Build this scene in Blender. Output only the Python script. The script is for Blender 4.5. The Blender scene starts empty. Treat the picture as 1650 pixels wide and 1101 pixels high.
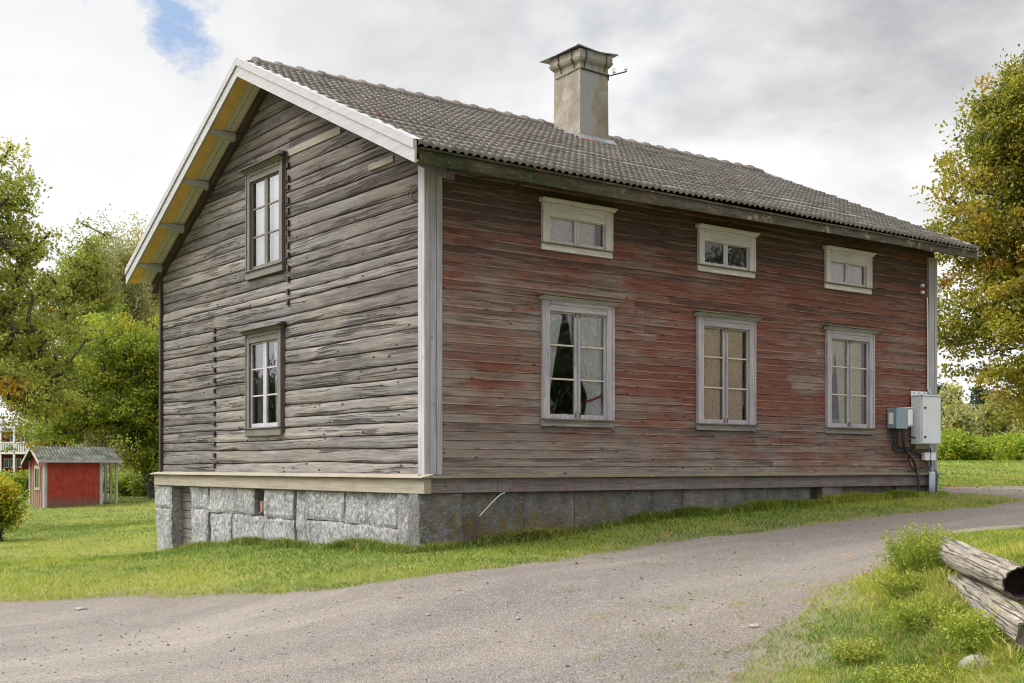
import bpy, math, random
import numpy as np
from mathutils import Vector, Matrix

rng = np.random.default_rng(11)
random.seed(11)
S = bpy.context.scene
COL = S.collection

# ------------------------------------------------------------------ camera frame
# world: x along the plank front, y along the log gable (away), house corner at 0,0
CAM = np.array([-8.197, -12.607, 1.6])
RV = np.array([.7976, -.6032, 0.])
FV = np.array([.6032, .7976, 0.])
ZV = np.array([0., 0., 1.])
FPX = 1955.0


def P(px, py, d):
    return CAM + d * (FV + (px - 825) / FPX * RV + (751 - py) / FPX * ZV)


def gable(px, py):
    a = (px - 825) / FPX
    y = -(15 * a + 1.0665) / (.6032 + .7976 * a)
    return y, 1.6 + (751 - py) / FPX * (15 + .7976 * y)


def front(px, py):
    a = (px - 825) / FPX
    x = (15 * a + 1.0665) / (.7976 - .6032 * a)
    return x, 1.6 + (751 - py) / FPX * (15 + .6032 * x)


# ------------------------------------------------------------------ noise
_lat = np.random.default_rng(3).random((256, 256))


def vn(x, y):
    x = np.asarray(x, float); y = np.asarray(y, float)
    xi = np.floor(x).astype(int); yi = np.floor(y).astype(int)
    fx = x - xi; fy = y - yi
    fx = fx * fx * (3 - 2 * fx); fy = fy * fy * (3 - 2 * fy)
    a = _lat[xi % 256, yi % 256]; b = _lat[(xi + 1) % 256, yi % 256]
    c = _lat[xi % 256, (yi + 1) % 256]; d = _lat[(xi + 1) % 256, (yi + 1) % 256]
    return (a * (1 - fx) + b * fx) * (1 - fy) + (c * (1 - fx) + d * fx) * fy


def fbm(x, y, o=4):
    s = 0; w = .5; t = 0
    x = np.asarray(x, float); y = np.asarray(y, float)
    for i in range(o):
        s = s + w * vn(x * 2 ** i + 17.3 * i, y * 2 ** i + 5.1 * i); t += w; w *= .5
    return s / t


# ------------------------------------------------------------------ materials
class MT:
    def __init__(s, name):
        s.m = bpy.data.materials.new(name); s.m.use_nodes = True
        s.t = s.m.node_tree; s.t.nodes.clear()
        s._pos = None

    def n(s, typ, props=None, ins=None):
        nd = s.t.nodes.new(typ)
        for k, v in (props or {}).items():
            setattr(nd, k, v)
        for k, v in (ins or {}).items():
            if v is None: continue
            if isinstance(v, bpy.types.NodeSocket): s.t.links.new(v, nd.inputs[k])
            else:
                if isinstance(v, tuple) and len(v) == 3 and nd.inputs[k].type == 'RGBA': v = v + (1,)
                nd.inputs[k].default_value = v
        return nd

    def pos(s):
        if s._pos is None: s._pos = s.n('ShaderNodeNewGeometry').outputs['Position']
        return s._pos

    def attr(s, name='col'):
        a = s.n('ShaderNodeAttribute', {'attribute_name': name})
        q = s.n('ShaderNodeSeparateColor', None, {0: a.outputs['Color']})
        return q.outputs[0], q.outputs[1], q.outputs[2]

    def sep(s, v):
        q = s.n('ShaderNodeSeparateXYZ', None, {0: v}); return q.outputs[0], q.outputs[1], q.outputs[2]

    def comb(s, x, y, z): return s.n('ShaderNodeCombineXYZ', None, {0: x, 1: y, 2: z}).outputs[0]

    def vm(s, v, k, add=None):
        r = s.n('ShaderNodeVectorMath', {'operation': 'MULTIPLY'}, {0: v, 1: k}).outputs[0]
        if add is not None: r = s.n('ShaderNodeVectorMath', {'operation': 'ADD'}, {0: r, 1: add}).outputs[0]
        return r

    def noise(s, v, scale, detail=3., rough=.55, dist=0.):
        return s.n('ShaderNodeTexNoise', None, {'Vector': v, 'Scale': scale, 'Detail': detail, 'Roughness': rough, 'Distortion': dist}).outputs[0]

    def vor(s, v, scale, feature='F1', out='Distance', rnd=1.):
        return s.n('ShaderNodeTexVoronoi', {'feature': feature}, {'Vector': v, 'Scale': scale, 'Randomness': rnd}).outputs[out]

    def ma(s, op, a, b=None, c=None, clamp=False):
        return s.n('ShaderNodeMath', {'operation': op, 'use_clamp': clamp}, {0: a, 1: b, 2: c}).outputs[0]

    def mr(s, v, a, b, c=0., d=1.):
        return s.n('ShaderNodeMapRange', {'clamp': True}, {0: v, 1: a, 2: b, 3: c, 4: d}).outputs[0]

    def ramp(s, f, stops):
        r = s.n('ShaderNodeValToRGB', None, {0: f}); e = r.color_ramp.elements
        while len(e) < len(stops): e.new(.5)
        for i, (p, c) in enumerate(stops):
            e[i].position = p; e[i].color = tuple(c) + (1,)
        return r.outputs[0]

    def mix(s, f, a, b, blend='MIX'):
        nd = s.n('ShaderNodeMix', {'data_type': 'RGBA', 'blend_type': blend, 'clamp_factor': True}, {0: f, 6: a, 7: b})
        return nd.outputs[2]

    def bump(s, h, strength=.5, dist=.01, nrm=None):
        return s.n('ShaderNodeBump', None, {'Strength': strength, 'Distance': dist, 'Height': h, 'Normal': nrm}).outputs[0]

    def out(s, sh):
        o = s.n('ShaderNodeOutputMaterial', None, {0: sh}); return s.m

    def pbr(s, col, rough=.8, nrm=None, spec=.3, metal=0.):
        b = s.n('ShaderNodeBsdfPrincipled', None, {'Base Color': col, 'Roughness': rough, 'Metallic': metal})
        b.inputs['Specular IOR Level'].default_value = spec
        if nrm is not None: s.t.links.new(nrm, b.inputs['Normal'])
        return s.out(b.outputs[0])


MAT = {}


def m_plank():
    m = MT('weathered red planks'); p = m.pos(); r, g, b = m.attr()
    off = m.comb(m.ma('MULTIPLY', r, 37.), m.ma('MULTIPLY', g, 11.), m.ma('MULTIPLY', b, 23.))
    big = m.noise(m.vm(p, (.55, .55, 2.2), off), 1.3, 4, .6)
    mid = m.noise(m.vm(p, (.45, .45, 14), off), 1.4, 7, .7)
    fine = m.noise(m.vm(p, (1.7, 1.7, 40), off), 1., 6, .8); patch = m.noise(m.vm(p, (.5, .5, 1.1)), 1.5, 4, .6)
    x, y, z = m.sep(p)
    low = m.mr(z, 1.4, 2.7, .26, .0)
    rid = m.mr(x, .3, 4.2, .10, -.06)
    gf = m.ma('ADD', m.ma('ADD', m.ma('MULTIPLY', mid, .62), m.ma('ADD', m.ma('MULTIPLY', big, .22), m.ma('MULTIPLY_ADD', patch, .95, -.20))), m.ma('ADD', m.ma('MULTIPLY_ADD', r, .16, -.13), m.ma('ADD', low, rid)))
    red = m.mix(g, (.142, .049, .034), (.203, .075, .053))
    grey = m.mix(b, (.15, .122, .112), (.25, .208, .182))
    c = m.mix(m.mr(gf, .56, .84), red, grey)
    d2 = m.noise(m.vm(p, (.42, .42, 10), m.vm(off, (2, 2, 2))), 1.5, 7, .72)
    up = m.mr(z, 3.6, 4.9, 0., .20)  # darker towards the eave: unweathered paint plus eave shade put into the colour
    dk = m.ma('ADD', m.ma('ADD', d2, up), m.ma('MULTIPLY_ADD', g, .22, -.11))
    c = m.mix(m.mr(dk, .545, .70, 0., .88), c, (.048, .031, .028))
    c = m.mix(m.mr(fine, .34, .50, .9, 0.), c, m.mix(.8, c, (.02, .015, .013))); c = m.mix(m.mr(fine, .54, .70, 0., .45), c, m.mix(.5, c, (.36, .27, .23)))
    pale = m.mr(m.noise(m.vm(p, (2.2, 2.2, 60), off), 1.7, 3, .6), .58, .74, 0., .55)
    c = m.mix(m.ma('MULTIPLY', pale, m.mr(z, 1.4, 4.4, 1., .3)), c, (.40, .335, .27))
    # pale lower lip of every board
    fr = m.ma('FRACT', m.ma('DIVIDE', m.ma('SUBTRACT', z, 1.478), .1115))
    lip = m.ma('MULTIPLY', m.mr(fr, .04, .19, 1., 0.), m.mr(m.noise(m.vm(p, (2, 2, 3), off), 1.2, 3), .36, .55, 0., .9))
    c = m.mix(m.ma('MULTIPLY', lip, m.mr(z, 3.2, 5., 1., .45)), c, (.40, .29, .24))
    k = m.vor(m.vm(p, (3.4, 1, 9.), off), 1.)
    c = m.mix(m.mr(k, .075, .12, 1., 0.), c, (.035, .014, .012))
    c = m.mix(m.ma('MULTIPLY', m.mr(k, .12, .22, .55, 0.), r), c, (.20, .05, .034))
    lich = m.ma('MULTIPLY', m.mr(m.noise(m.vm(p, (1.2, 1, 9)), 1.9, 5, .7), .56, .66), m.mr(z, 1.5, 2.0, .75, 0.))
    c = m.mix(lich, c, (.30, .30, .14))
    h = m.ma('ADD', m.ma('MULTIPLY', fine, .6), m.ma('MULTIPLY', mid, .6))
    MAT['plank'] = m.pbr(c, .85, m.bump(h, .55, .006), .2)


def m_log():
    m = MT('grey hewn logs'); p = m.pos(); r, g, b = m.attr()
    off = m.comb(m.ma('MULTIPLY', r, 31.), m.ma('MULTIPLY', g, 17.), m.ma('MULTIPLY', r, 9.))
    warp = m.noise(m.vm(p, (1, .35, 1.2), off), 1.6, 2)
    pw = m.n('ShaderNodeVectorMath', {'operation': 'ADD'}, {0: p, 1: m.comb(0., 0., m.ma('MULTIPLY_ADD', warp, .16, -.08))}).outputs[0]
    big = m.noise(m.vm(p, (1, .5, 1.6), off), 1.2, 4, .6)
    mid = m.noise(m.vm(pw, (1, .24, 15), off), 1.3, 8, .72)
    fine = m.noise(m.vm(pw, (1, 1.3, 44), off), 1., 6, .8)
    blot = m.noise(m.vm(p, (1, 1.5, 8), off), 1.6, 5, .7)
    c = m.ramp(m.ma('ADD', m.ma('MULTIPLY', mid, .8), m.ma('ADD', m.ma('MULTIPLY', blot, .4), m.ma('MULTIPLY_ADD', r, .26, -.24))), [(.27, (.052, .046, .043)), (.41, (.115, .103, .096)), (.54, (.178, .161, .148)), (.68, (.245, .224, .205)), (.88, (.37, .342, .312))])
    c = m.mix(m.mr(big, .45, .68, 0., .5), c, m.mix(.6, c, (.36, .29, .215)))
    c = m.mix(m.mr(m.noise(m.vm(p, (1, .8, 5), off), 1.1, 3), .56, .74, 0., .6), c, m.mix(.6, c, (.19, .20, .235)))
    c = m.mix(m.mr(fine, .34, .51, .88, 0.), c, m.mix(.75, c, (.035, .03, .028))); c = m.mix(m.mr(fine, .55, .72, 0., .5), c, m.mix(.5, c, (.50, .46, .42)))
    # drying cracks: long thin dark lines
    ck = m.ma('ABSOLUTE', m.ma('SUBTRACT', m.noise(m.vm(pw, (1, .13, 8.), off), 1., 3, .5), .5))
    ckw = m.mr(m.noise(m.vm(p, (1, .9, 4.), off), 1.4, 3), .40, .62, .002, .042)
    crack = m.mr(m.ma('SUBTRACT', ck, ckw), -.022, .004, 1., 0.)
    c = m.mix(m.ma('MULTIPLY', crack, .72), c, (.028, .022, .019))
    k = m.vor(m.vm(p, (1, 3., 8.), off), 1.)
    c = m.mix(m.mr(k, .09, .15, .95, 0.), c, (.03, .024, .022))
    # seam tar: blue channel carries position across the log
    c = m.mix(b, c, (.025, .021, .02))
    x, y, z = m.sep(p)
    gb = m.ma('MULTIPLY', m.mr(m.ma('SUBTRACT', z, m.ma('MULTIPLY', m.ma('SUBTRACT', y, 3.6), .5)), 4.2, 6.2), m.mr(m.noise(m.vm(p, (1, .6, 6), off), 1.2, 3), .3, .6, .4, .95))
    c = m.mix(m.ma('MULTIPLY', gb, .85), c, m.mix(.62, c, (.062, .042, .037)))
    h = m.ma('SUBTRACT', m.ma('ADD', m.ma('MULTIPLY', fine, .7), m.ma('ADD', m.ma('MULTIPLY', mid, 1.1), m.ma('MULTIPLY', blot, .5))), m.ma('MULTIPLY', crack, 1.2))
    MAT['log'] = m.pbr(c, .88, m.bump(h, .9, .016), .15)


def m_wood(name, ca, cb, cd, axis, dark=.5, bumpy=.5, scale=1., spot=None):
    """plain weathered timber; axis = direction of the grain"""
    m = MT(name); p = m.pos()
    st = {'x': (1, 14, 14), 'y': (14, 1, 14), 'z': (14, 14, 1)}[axis]
    st2 = {'x': (3, 90, 90), 'y': (90, 3, 90), 'z': (90, 90, 3)}[axis]
    mid = m.noise(m.vm(p, tuple(v * scale for v in st)), 1.5, 7, .72)
    fine = m.noise(m.vm(p, tuple(v * scale * .6 for v in st2)), 1., 5, .75)
    big = m.noise(p, 2.3 * scale, 4, .6)
    c = m.mix(m.mr(m.ma('ADD', m.ma('MULTIPLY', mid, .6), m.ma('MULTIPLY', big, .4)), .36, .64), ca, cb)
    c = m.mix(m.mr(fine, .3, .55, dark, 0.), c, cd)
    c = m.mix(m.mr(mid, .62, .75, 0., dark), c, cd)
    k = m.vor(m.vm(p, tuple(2.5 if v == 1 else 6. for v in st)), 1.)
    c = m.mix(m.mr(k, .05, .1, .7, 0.), c, cd)
    if spot:
        c = m.mix(m.mr(m.noise(p, 9., 5, .7), .55, .65, 0., .8), c, spot)
    return m.pbr(c, .8, m.bump(m.ma('ADD', fine, mid), bumpy, .005), .25)


def m_granite():
    m = MT('split granite'); p = m.pos(); r, g, b = m.attr()
    n1 = m.noise(p, 7., 5, .65); n2 = m.noise(p, 60., 3, .7); n3 = m.noise(p, 130., 2, .6)
    c = m.mix(m.mr(n1, .3, .7), (.235, .235, .245), (.40, .395, .385))
    c = m.mix(m.mr(r, 0., 1., 0., .35), c, (.30, .28, .255)); n4 = m.noise(p, 17., 5, .75)
    c = m.mix(m.mr(n4, .50, .62, 0., .75), c, (.085, .085, .095)); c = m.mix(m.mr(n4, .46, .36, 0., .7), c, (.62, .61, .59))
    c = m.mix(m.mr(n2, .5, .62, 0., .28), c, (.11, .11, .12)); vs = m.noise(m.vm(p, (3, 3, .7)), 2.2, 4, .65); c = m.mix(m.mr(vs, .52, .66, 0., .55), c, (.125, .12, .12))
    c = m.mix(m.mr(n3, .56, .66, 0., .25), c, (.8, .8, .78)); sx, sy, sz = m.sep(p); c = m.mix(m.ma('MULTIPLY', m.mr(sy, .1, .9, .85, 0.), m.mr(m.noise(m.vm(p, (3, 3, 1)), 2., 4), .42, .58)), c, (.12, .11, .10))
    # front side: stained stone, shade in its dark tone, moss, orange lichen (green channel)
    x, y, z = m.sep(p)
    st = m.noise(m.vm(p, (1.6, 1.6, .8)), 2.2, 5, .65)
    f = m.mix(m.mr(st, .35, .65), (.082, .082, .088), (.185, .18, .175))
    f = m.mix(m.mr(m.noise(p, 26., 4, .7), .56, .66, 0., .55), f, (.38, .37, .36))
    f = m.mix(m.mr(r, .55, 1., 0., .35), f, (.30, .25, .215))
    dirt = m.ma('MULTIPLY', m.mr(m.ma('ADD', m.noise(m.vm(p, (2.6, 2.6, 1.1)), 1.9, 5, .7), m.mr(z, .6, 1.2, .08, -.05)), .46, .58), m.mr(x, 1.2, 5., 1., .2))
    dirt = m.ma('MULTIPLY', dirt, m.mr(x, -.06, .12, .12, 1.))
    f = m.mix(m.ma('MULTIPLY', dirt, .62), f, m.mix(m.noise(p, 14., 3), (.24, .13, .02), (.12, .105, .03)))
    moss = m.ma('MULTIPLY', m.mr(m.noise(p, 6., 5, .7), .47, .62), m.mr(z, .66, 1.0, .85, 0.))
    f = m.mix(moss, f, (.10, .105, .02))
    c = m.mix(g, c, f)
    h = m.ma('ADD', m.ma('MULTIPLY', n1, 1.5), m.ma('ADD', m.ma('MULTIPLY', n2, .4), m.noise(m.vm(p, (14, 14, 9)), 1.6, 5, .7)))
    MAT['granite'] = m.pbr(c, .9, m.bump(m.ma('ADD', h, n4), 1., .03), .2)


def m_tile():
    m = MT('grey concrete roof tiles'); p = m.pos(); r, g, b = m.attr()
    n1 = m.noise(p, 1.4, 5, .65); n2 = m.noise(p, 28., 4, .7)
    c = m.mix(m.mr(m.ma('ADD', m.ma('MULTIPLY', n1, .7), m.ma('MULTIPLY', r, .3)), .3, .7), (.128, .112, .101), (.205, .181, .162))
    c = m.mix(m.mr(n2, .57, .66, 0., .55), c, (.37, .36, .33))
    c = m.mix(m.mr(m.noise(p, 13., 4, .7), .56, .68, 0., .6), c, (.075, .066, .06))
    c = m.mix(m.ma('MULTIPLY', m.ma('GREATER_THAN', g, .992), .6), c, (.20, .11, .08))
    MAT['tile'] = m.pbr(c, .9, m.bump(m.ma('ADD', n2, m.noise(p, 90., 2)), .5, .006), .2)


def m_eave():
    m = MT('mossy eave board'); p = m.pos(); x, y, z = m.sep(p)
    n = m.noise(m.vm(p, (2, 2, 9)), 1.6, 5, .7); fine = m.noise(m.vm(p, (5, 60, 90)), 1., 4, .7)
    grey = m.mix(m.mr(n, .35, .65), (.05, .042, .034), (.135, .112, .09))
    grey = m.mix(m.mr(fine, .35, .6, .6, 0.), grey, (.04, .033, .028))
    grn = m.mix(m.mr(n, .35, .65), (.012, .014, .007), (.04, .042, .012))
    c = m.mix(m.ma('ADD', m.mr(x, 1., 4.5, .15, .95), m.ma('MULTIPLY_ADD', m.noise(p, 2.2, 4), .9, -.45), None, True), grn, grey)
    c = m.mix(m.ma('MULTIPLY', m.mr(m.noise(p, 4.5, 5, .7), .58, .66, 0., .8), m.mr(x, 2., 4., 0., 1.)), c, (.33, .27, .20))
    c = m.mix(m.ma('MULTIPLY', m.mr(m.noise(p, 30., 3, .7), .6, .66), .4), c, (.20, .20, .14))
    c = m.mix(m.ma('MULTIPLY', m.mr(m.noise(p, 1.7, 3), .6, .68), m.mr(x, 2.4, 4.5, .7, 0.)), c, (.20, .085, .04))
    MAT['eave'] = m.pbr(c, .9, m.bump(m.ma('ADD', n, fine), .5, .006), .2)


def m_plaster():
    m = MT('old chimney plaster'); p = m.pos(); r, g, b = m.attr()
    n = m.noise(p, 2.6, 5, .6); n2 = m.noise(p, 7., 5, .7); n3 = m.noise(p, 40., 3, .7)
    c = m.mix(m.mr(n, .38, .62), (.185, .160, .125), (.27, .238, .19))
    c = m.mix(m.mr(n2, .55, .66, 0., .6), c, (.22, .13, .065))
    c = m.mix(m.mr(m.noise(p, 3.4, 4, .6), .54, .62, 0., .5), c, (.35, .315, .265))
    x, y, z = m.sep(p)
    gry = m.ma('MULTIPLY', m.mr(m.ma('ADD', m.noise(p, 2., 4, .6), m.mr(x, 5.4, 5.85, .14, -.04)), .48, .56), g)
    c = m.mix(gry, c, m.mix(n3, (.21, .21, .215), (.30, .29, .28)))
    c = m.mix(m.ma('MULTIPLY', m.mr(m.noise(m.vm(p, (3, 3, 1)), 2.4, 4), .6, .7, 0., .6), g), c, (.17, .155, .14))
    MAT['plaster'] = m.pbr(c, .9, m.bump(m.ma('ADD', n2, m.ma('MULTIPLY', n3, .5)), .5, .012), .2)


def m_ground():
    m = MT('lawn soil'); p = m.pos(); ra, _g, _b = m.attr()
    n = m.noise(p, .35, 4, .6); n2 = m.noise(p, 3.2, 5, .7); n3 = m.noise(p, 45., 3, .7)
    c = m.mix(m.mr(n, .35, .65), (.12, .14, .03), (.18, .19, .045))
    c = m.mix(m.mr(n2, .5, .68, 0., .5), c, (.25, .22, .06))
    c = m.mix(m.mr(n3, .45, .65, 0., .5), c, (.07, .09, .015))
    c = m.mix(m.ma('MULTIPLY', ra, .9), c, m.mix(n3, (.11, .092, .07), (.20, .170, .135)))
    MAT['ground'] = m.pbr(c, .95, m.bump(m.ma('ADD', n3, n2), .6, .03), .1)


def m_gravel():
    m = MT('grey gravel'); p = m.pos()
    n = m.noise(p, .5, 4, .6); n2 = m.noise(p, 2.4, 5, .7)
    vc = m.vor(p, 95., 'F1', 'Color'); ra, _g, _b = m.attr(); vd = m.vor(p, 95.); v2 = m.vor(p, 190., 'F1', 'Color')
    cs = m.n('ShaderNodeSeparateColor', None, {0: vc}).outputs[0]
    c2 = m.n('ShaderNodeSeparateColor', None, {0: v2}).outputs[0]
    c = m.mix(m.mr(n, .35, .65), (.172, .144, .119), (.232, .196, .163))
    # compacted wheel tracks run along the drive
    tr = m.noise(m.vm(p, (.11, .95, 1)), 1., 4, .6)
    c = m.mix(m.mr(tr, .48, .62, 0., .75), c, (.128, .110, .095)); c = m.mix(m.mr(tr, .47, .36, 0., .6), c, (.29, .252, .215))
    c = m.mix(m.mr(n2, .52, .7, 0., .5), c, (.26, .23, .19))
    c = m.mix(m.ma('MULTIPLY', ra, m.mr(n2, .3, .6, .35, .95)), c, (.150, .118, .088))
    c = m.mix(m.mr(cs, 0., .34, .75, 0.), c, (.075, .068, .064))
    c = m.mix(m.mr(cs, .68, 1., 0., .6), c, (.36, .335, .315))
    c = m.mix(m.mr(c2, .0, .4, .5, 0.), c, (.12, .11, .105))
    h = m.ma('SUBTRACT', m.ma('MULTIPLY', n2, .5), vd)
    MAT['gravel'] = m.pbr(c, .92, m.bump(h, .85, .015), .2)


def m_leaf(name, stops, autumn, trans=.45):
    """col.r clump shade, col.g leaf random, col.b autumn"""
    m = MT(name); r, g, b = m.attr()
    c = m.ramp(m.ma('ADD', m.ma('MULTIPLY', r, .6), m.ma('MULTIPLY', g, .4)), stops)
    c = m.mix(b, c, m.ramp(g, autumn))
    d = m.n('ShaderNodeBsdfPrincipled', None, {'Base Color': c, 'Roughness': .55})
    d.inputs['Specular IOR Level'].default_value = .25
    t = m.n('ShaderNodeBsdfTranslucent', None, {0: c})
    x = m.n('ShaderNodeMixShader', None, {0: trans, 1: d.outputs[0], 2: t.outputs[0]})
    MAT[name] = m.out(x.outputs[0])


def m_plain(name, c, rough=.6, metal=0., var=.25, scale=8., spec=.4):
    m = MT(name); p = m.pos()
    cc = m.mix(m.mr(m.noise(p, scale, 4, .65), .35, .65), tuple(v * (1 - var) for v in c), tuple(min(1, v * (1 + var)) for v in c))
    MAT[name] = m.pbr(cc, rough, None, spec, metal); return MAT[name]


def m_glass():
    m = MT('old window glass'); p = m.pos()
    w = m.bump(m.noise(p, 3.5, 2, .5), .10, .02)
    f = m.n('ShaderNodeFresnel', None, {'IOR': 1.75, 'Normal': w}).outputs[0]
    t = m.n('ShaderNodeBsdfTransparent', None, {0: (.98, .985, .98)})
    g = m.n('ShaderNodeBsdfGlossy', None, {0: (1, 1, 1), 'Roughness': .01, 'Normal': w})
    x = m.n('ShaderNodeMixShader', None, {0: f, 1: t.outputs[0], 2: g.outputs[0]})
    MAT['glass'] = m.out(x.outputs[0])


def m_cloth(name, c, trans=.4, lace=None):
    m = MT(name); p = m.pos()
    cc = m.mix(m.mr(m.noise(p, 30., 3), .4, .6), c, tuple(v * .8 for v in c))
    d = m.n('ShaderNodeBsdfDiffuse', None, {0: cc}); t = m.n('ShaderNodeBsdfTranslucent', None, {0: cc})
    x = m.n('ShaderNodeMixShader', None, {0: trans, 1: d.outputs[0], 2: t.outputs[0]}).outputs[0]
    if lace:
        v = m.mr(m.vor(p, lace, 'DISTANCE_TO_EDGE'), .05, .16, 0., .3)
        tr = m.n('ShaderNodeBsdfTransparent')
        x = m.n('ShaderNodeMixShader', None, {0: v, 1: x, 2: tr.outputs[0]}).outputs[0]
    MAT[name] = m.out(x)


m_plank(); m_log(); m_granite(); m_tile(); m_eave(); m_plaster(); m_ground(); m_gravel(); m_glass()
WHITE = ((.315, .286, .325), (.485, .447, .475), (.09, .086, .11))
MAT['trim_x'] = m_wood('weathered white trim', *WHITE, 'x', .65)
MAT['trim_z'] = m_wood('weathered white trim upright', *WHITE, 'z', .65)
MAT['up_x'] = m_wood('eave-brightened white trim', (.46, .42, .44), (.64, .60, .61), (.16, .15, .165), 'x', .5)  # trim copy lightened to offset the shade under the eave
MAT['up_z'] = m_wood('eave-brightened white trim upright', (.46, .42, .44), (.64, .60, .61), (.16, .15, .165), 'z', .5)
MAT['trim_y'] = m_wood('weathered white trim side', *WHITE, 'y', .45)
MAT['corner'] = m_wood('weathered corner board', (.27, .26, .285), (.42, .405, .42), (.12, .115, .125), 'z', .7, .6, .7)
MAT['apron'] = m_wood('grey bare apron', (.17, .16, .17), (.36, .34, .34), (.06, .055, .055), 'x', .6)
MAT['mossy'] = m_wood('mossy drip board', (.13, .115, .09), (.22, .19, .125), (.05, .042, .032), 'x', .6, .5, 1., (.25, .23, .05))
BROWN = ((.10, .090, .074), (.165, .15, .128), (.038, .034, .03))
MAT['gtrim_z'] = m_wood('brown grey casing upright', *BROWN, 'z', .4)
MAT['gtrim_y'] = m_wood('brown grey casing', *BROWN, 'y', .4)
MAT['lightwood_y'] = m_wood('pale skirting wood', (.24, .205, .155), (.34, .295, .23), (.10, .08, .06), 'y', .55)
MAT['skirt_x'] = m_wood('grey skirting planks', (.125, .105, .11), (.245, .215, .215), (.055, .045, .045), 'x', .7, .6, 1., (.20, .075, .065))
MAT['barge'] = m_wood('fresh whitewashed barge board', (.30, .293, .305), (.385, .37, .372), (.2, .187, .175), 'y', .55, .15, .8)
MAT['yellow'] = m_plain('raw yellow plywood', (.56, .36, .10), .6, 0., .12, 5.)
MAT['soffit'] = m_wood('unpainted soffit boards', (.45, .41, .33), (.56, .52, .42), (.2, .175, .14), 'y', .35, .3)
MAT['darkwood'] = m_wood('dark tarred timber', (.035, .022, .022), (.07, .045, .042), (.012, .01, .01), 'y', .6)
MAT['greywood'] = m_wood('grey bare timber', (.26, .25, .26), (.42, .40, .40), (.1, .095, .1), 'x', .5)
MAT['hatch'] = m_wood('grey cellar planks', (.12, .108, .10), (.25, .23, .21), (.04, .035, .03), 'y', .6)
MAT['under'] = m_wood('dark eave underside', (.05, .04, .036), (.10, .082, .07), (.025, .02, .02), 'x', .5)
m_plain('iron', (.045, .042, .042), .6, .6, .4)
m_plain('rust', (.11, .07, .055), .8, .2, .4)
m_plain('zinc', (.22, .235, .25), .6, .4, .25)
m_plain('capmetal', (.18, .185, .19), .5, .5, .25)
m_plain('redtin', (.33, .10, .07), .6, .1, .3)
m_plain('porcelain', (.78, .78, .76), .2, 0., .05)
m_plain('cab_white', (.60, .625, .65), .42, 0., .05, 3.)
m_plain('cab_blue', (.20, .265, .315), .4, 0., .08, 3.)
m_plain('label_white', (.72, .74, .76), .5, 0., .04)
m_plain('rubber', (.022, .022, .026), .5, 0., .2)
m_plain('pipe', (.33, .38, .42), .4, 0., .15)
m_plain('dark', (.015, .013, .012), .9, 0., .2)
m_plain('inner', (.50, .43, .29), .9, 0., .2)
MAT['patch'] = m_wood('paler log face', (.20, .17, .14), (.30, .26, .21), (.07, .06, .055), 'y', .6, .8)
m_plain('terracotta', (.25, .12, .085), .8, 0., .3)
m_plain('red_tie', (.35, .06, .06), .7, 0., .2)
m_plain('stone', (.21, .195, .18), .85, 0., .3, 14.)
m_cloth('sheer_white', (.90, .90, 1.), .12)
m_cloth('sheer_cream', (.92, .85, .66), .15, 75.)
m_cloth('net_grey', (.34, .35, .36), .2)
m_cloth('lilac', (.86, .74, .86), .15, 60.)
m_cloth('blind', (.93, .75, .68), .12)
m_leaf('maple', [(.1, (.09, .115, .012)), (.4, (.185, .195, .018)), (.75, (.33, .285, .028)), (1., (.46, .33, .035))],
       [(0., (.50, .23, .018)), (.5, (.55, .27, .02)), (1., (.50, .13, .02))])
m_leaf('oak', [(.1, (.10, .13, .022)), (.5, (.25, .285, .045)), (.85, (.38, .40, .065)), (1., (.45, .44, .09))],
       [(0., (.50, .32, .02)), (1., (.52, .20, .02))])
m_leaf('apple', [(.1, (.09, .125, .014)), (.5, (.22, .275, .026)), (.85, (.33, .38, .04)), (1., (.40, .42, .05))],
       [(0., (.42, .38, .03)), (1., (.45, .30, .03))])
m_leaf('birch', [(.1, (.16, .18, .065)), (.5, (.28, .29, .10)), (1., (.42, .41, .16))],  # pale, greyed greens carry the haze of the far wood
       [(0., (.45, .34, .03)), (1., (.5, .30, .03))])
m_leaf('pine', [(.1, (.045, .065, .035)), (.6, (.085, .115, .055)), (1., (.13, .16, .08))],
       [(0., (.1, .12, .04)), (1., (.12, .12, .04))], .15)
m_leaf('shrub', [(.1, (.08, .125, .012)), (.5, (.20, .27, .02)), (1., (.38, .42, .04))],
       [(0., (.40, .36, .025)), (1., (.48, .32, .02))])
m_leaf('blade', [(.0, (.055, .12, .008)), (.35, (.125, .21, .013)), (.7, (.25, .30, .022)), (1., (.38, .37, .05))],
       [(0., (.40, .34, .11)), (1., (.30, .21, .07))], .3)
m_leaf('dry_leaf', [(0., (.28, .10, .03)), (1., (.42, .22, .05))], [(0., (.4, .2, .04)), (1., (.3, .08, .03))], .15)
_m = MT('tree bark'); _p = _m.pos()
_c = _m.mix(_m.mr(_m.noise(_m.vm(_p, (5, 5, 1.6)), 3., 5, .7), .35, .65), (.035, .03, .026), (.105, .095, .085))
MAT['bark'] = _m.pbr(_c, .9, _m.bump(_m.noise(_m.vm(_p, (12, 12, 3)), 2., 4), .8, .02), .1)
_m = MT('birch bark'); _p = _m.pos()
_c = _m.mix(_m.mr(_m.noise(_m.vm(_p, (3, 3, 9)), 1.6, 5, .7), .52, .62), (.55, .54, .52), (.05, .045, .045))
MAT['birchbark'] = _m.pbr(_c, .8, None, .2)
_m = MT('weathered barkless log'); _r, _g, _b = _m.attr(); _p = _m.pos()
_v = _m.comb(_m.ma('MULTIPLY', _r, 3.), _m.ma('MULTIPLY', _g, 26.), 0.)
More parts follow.
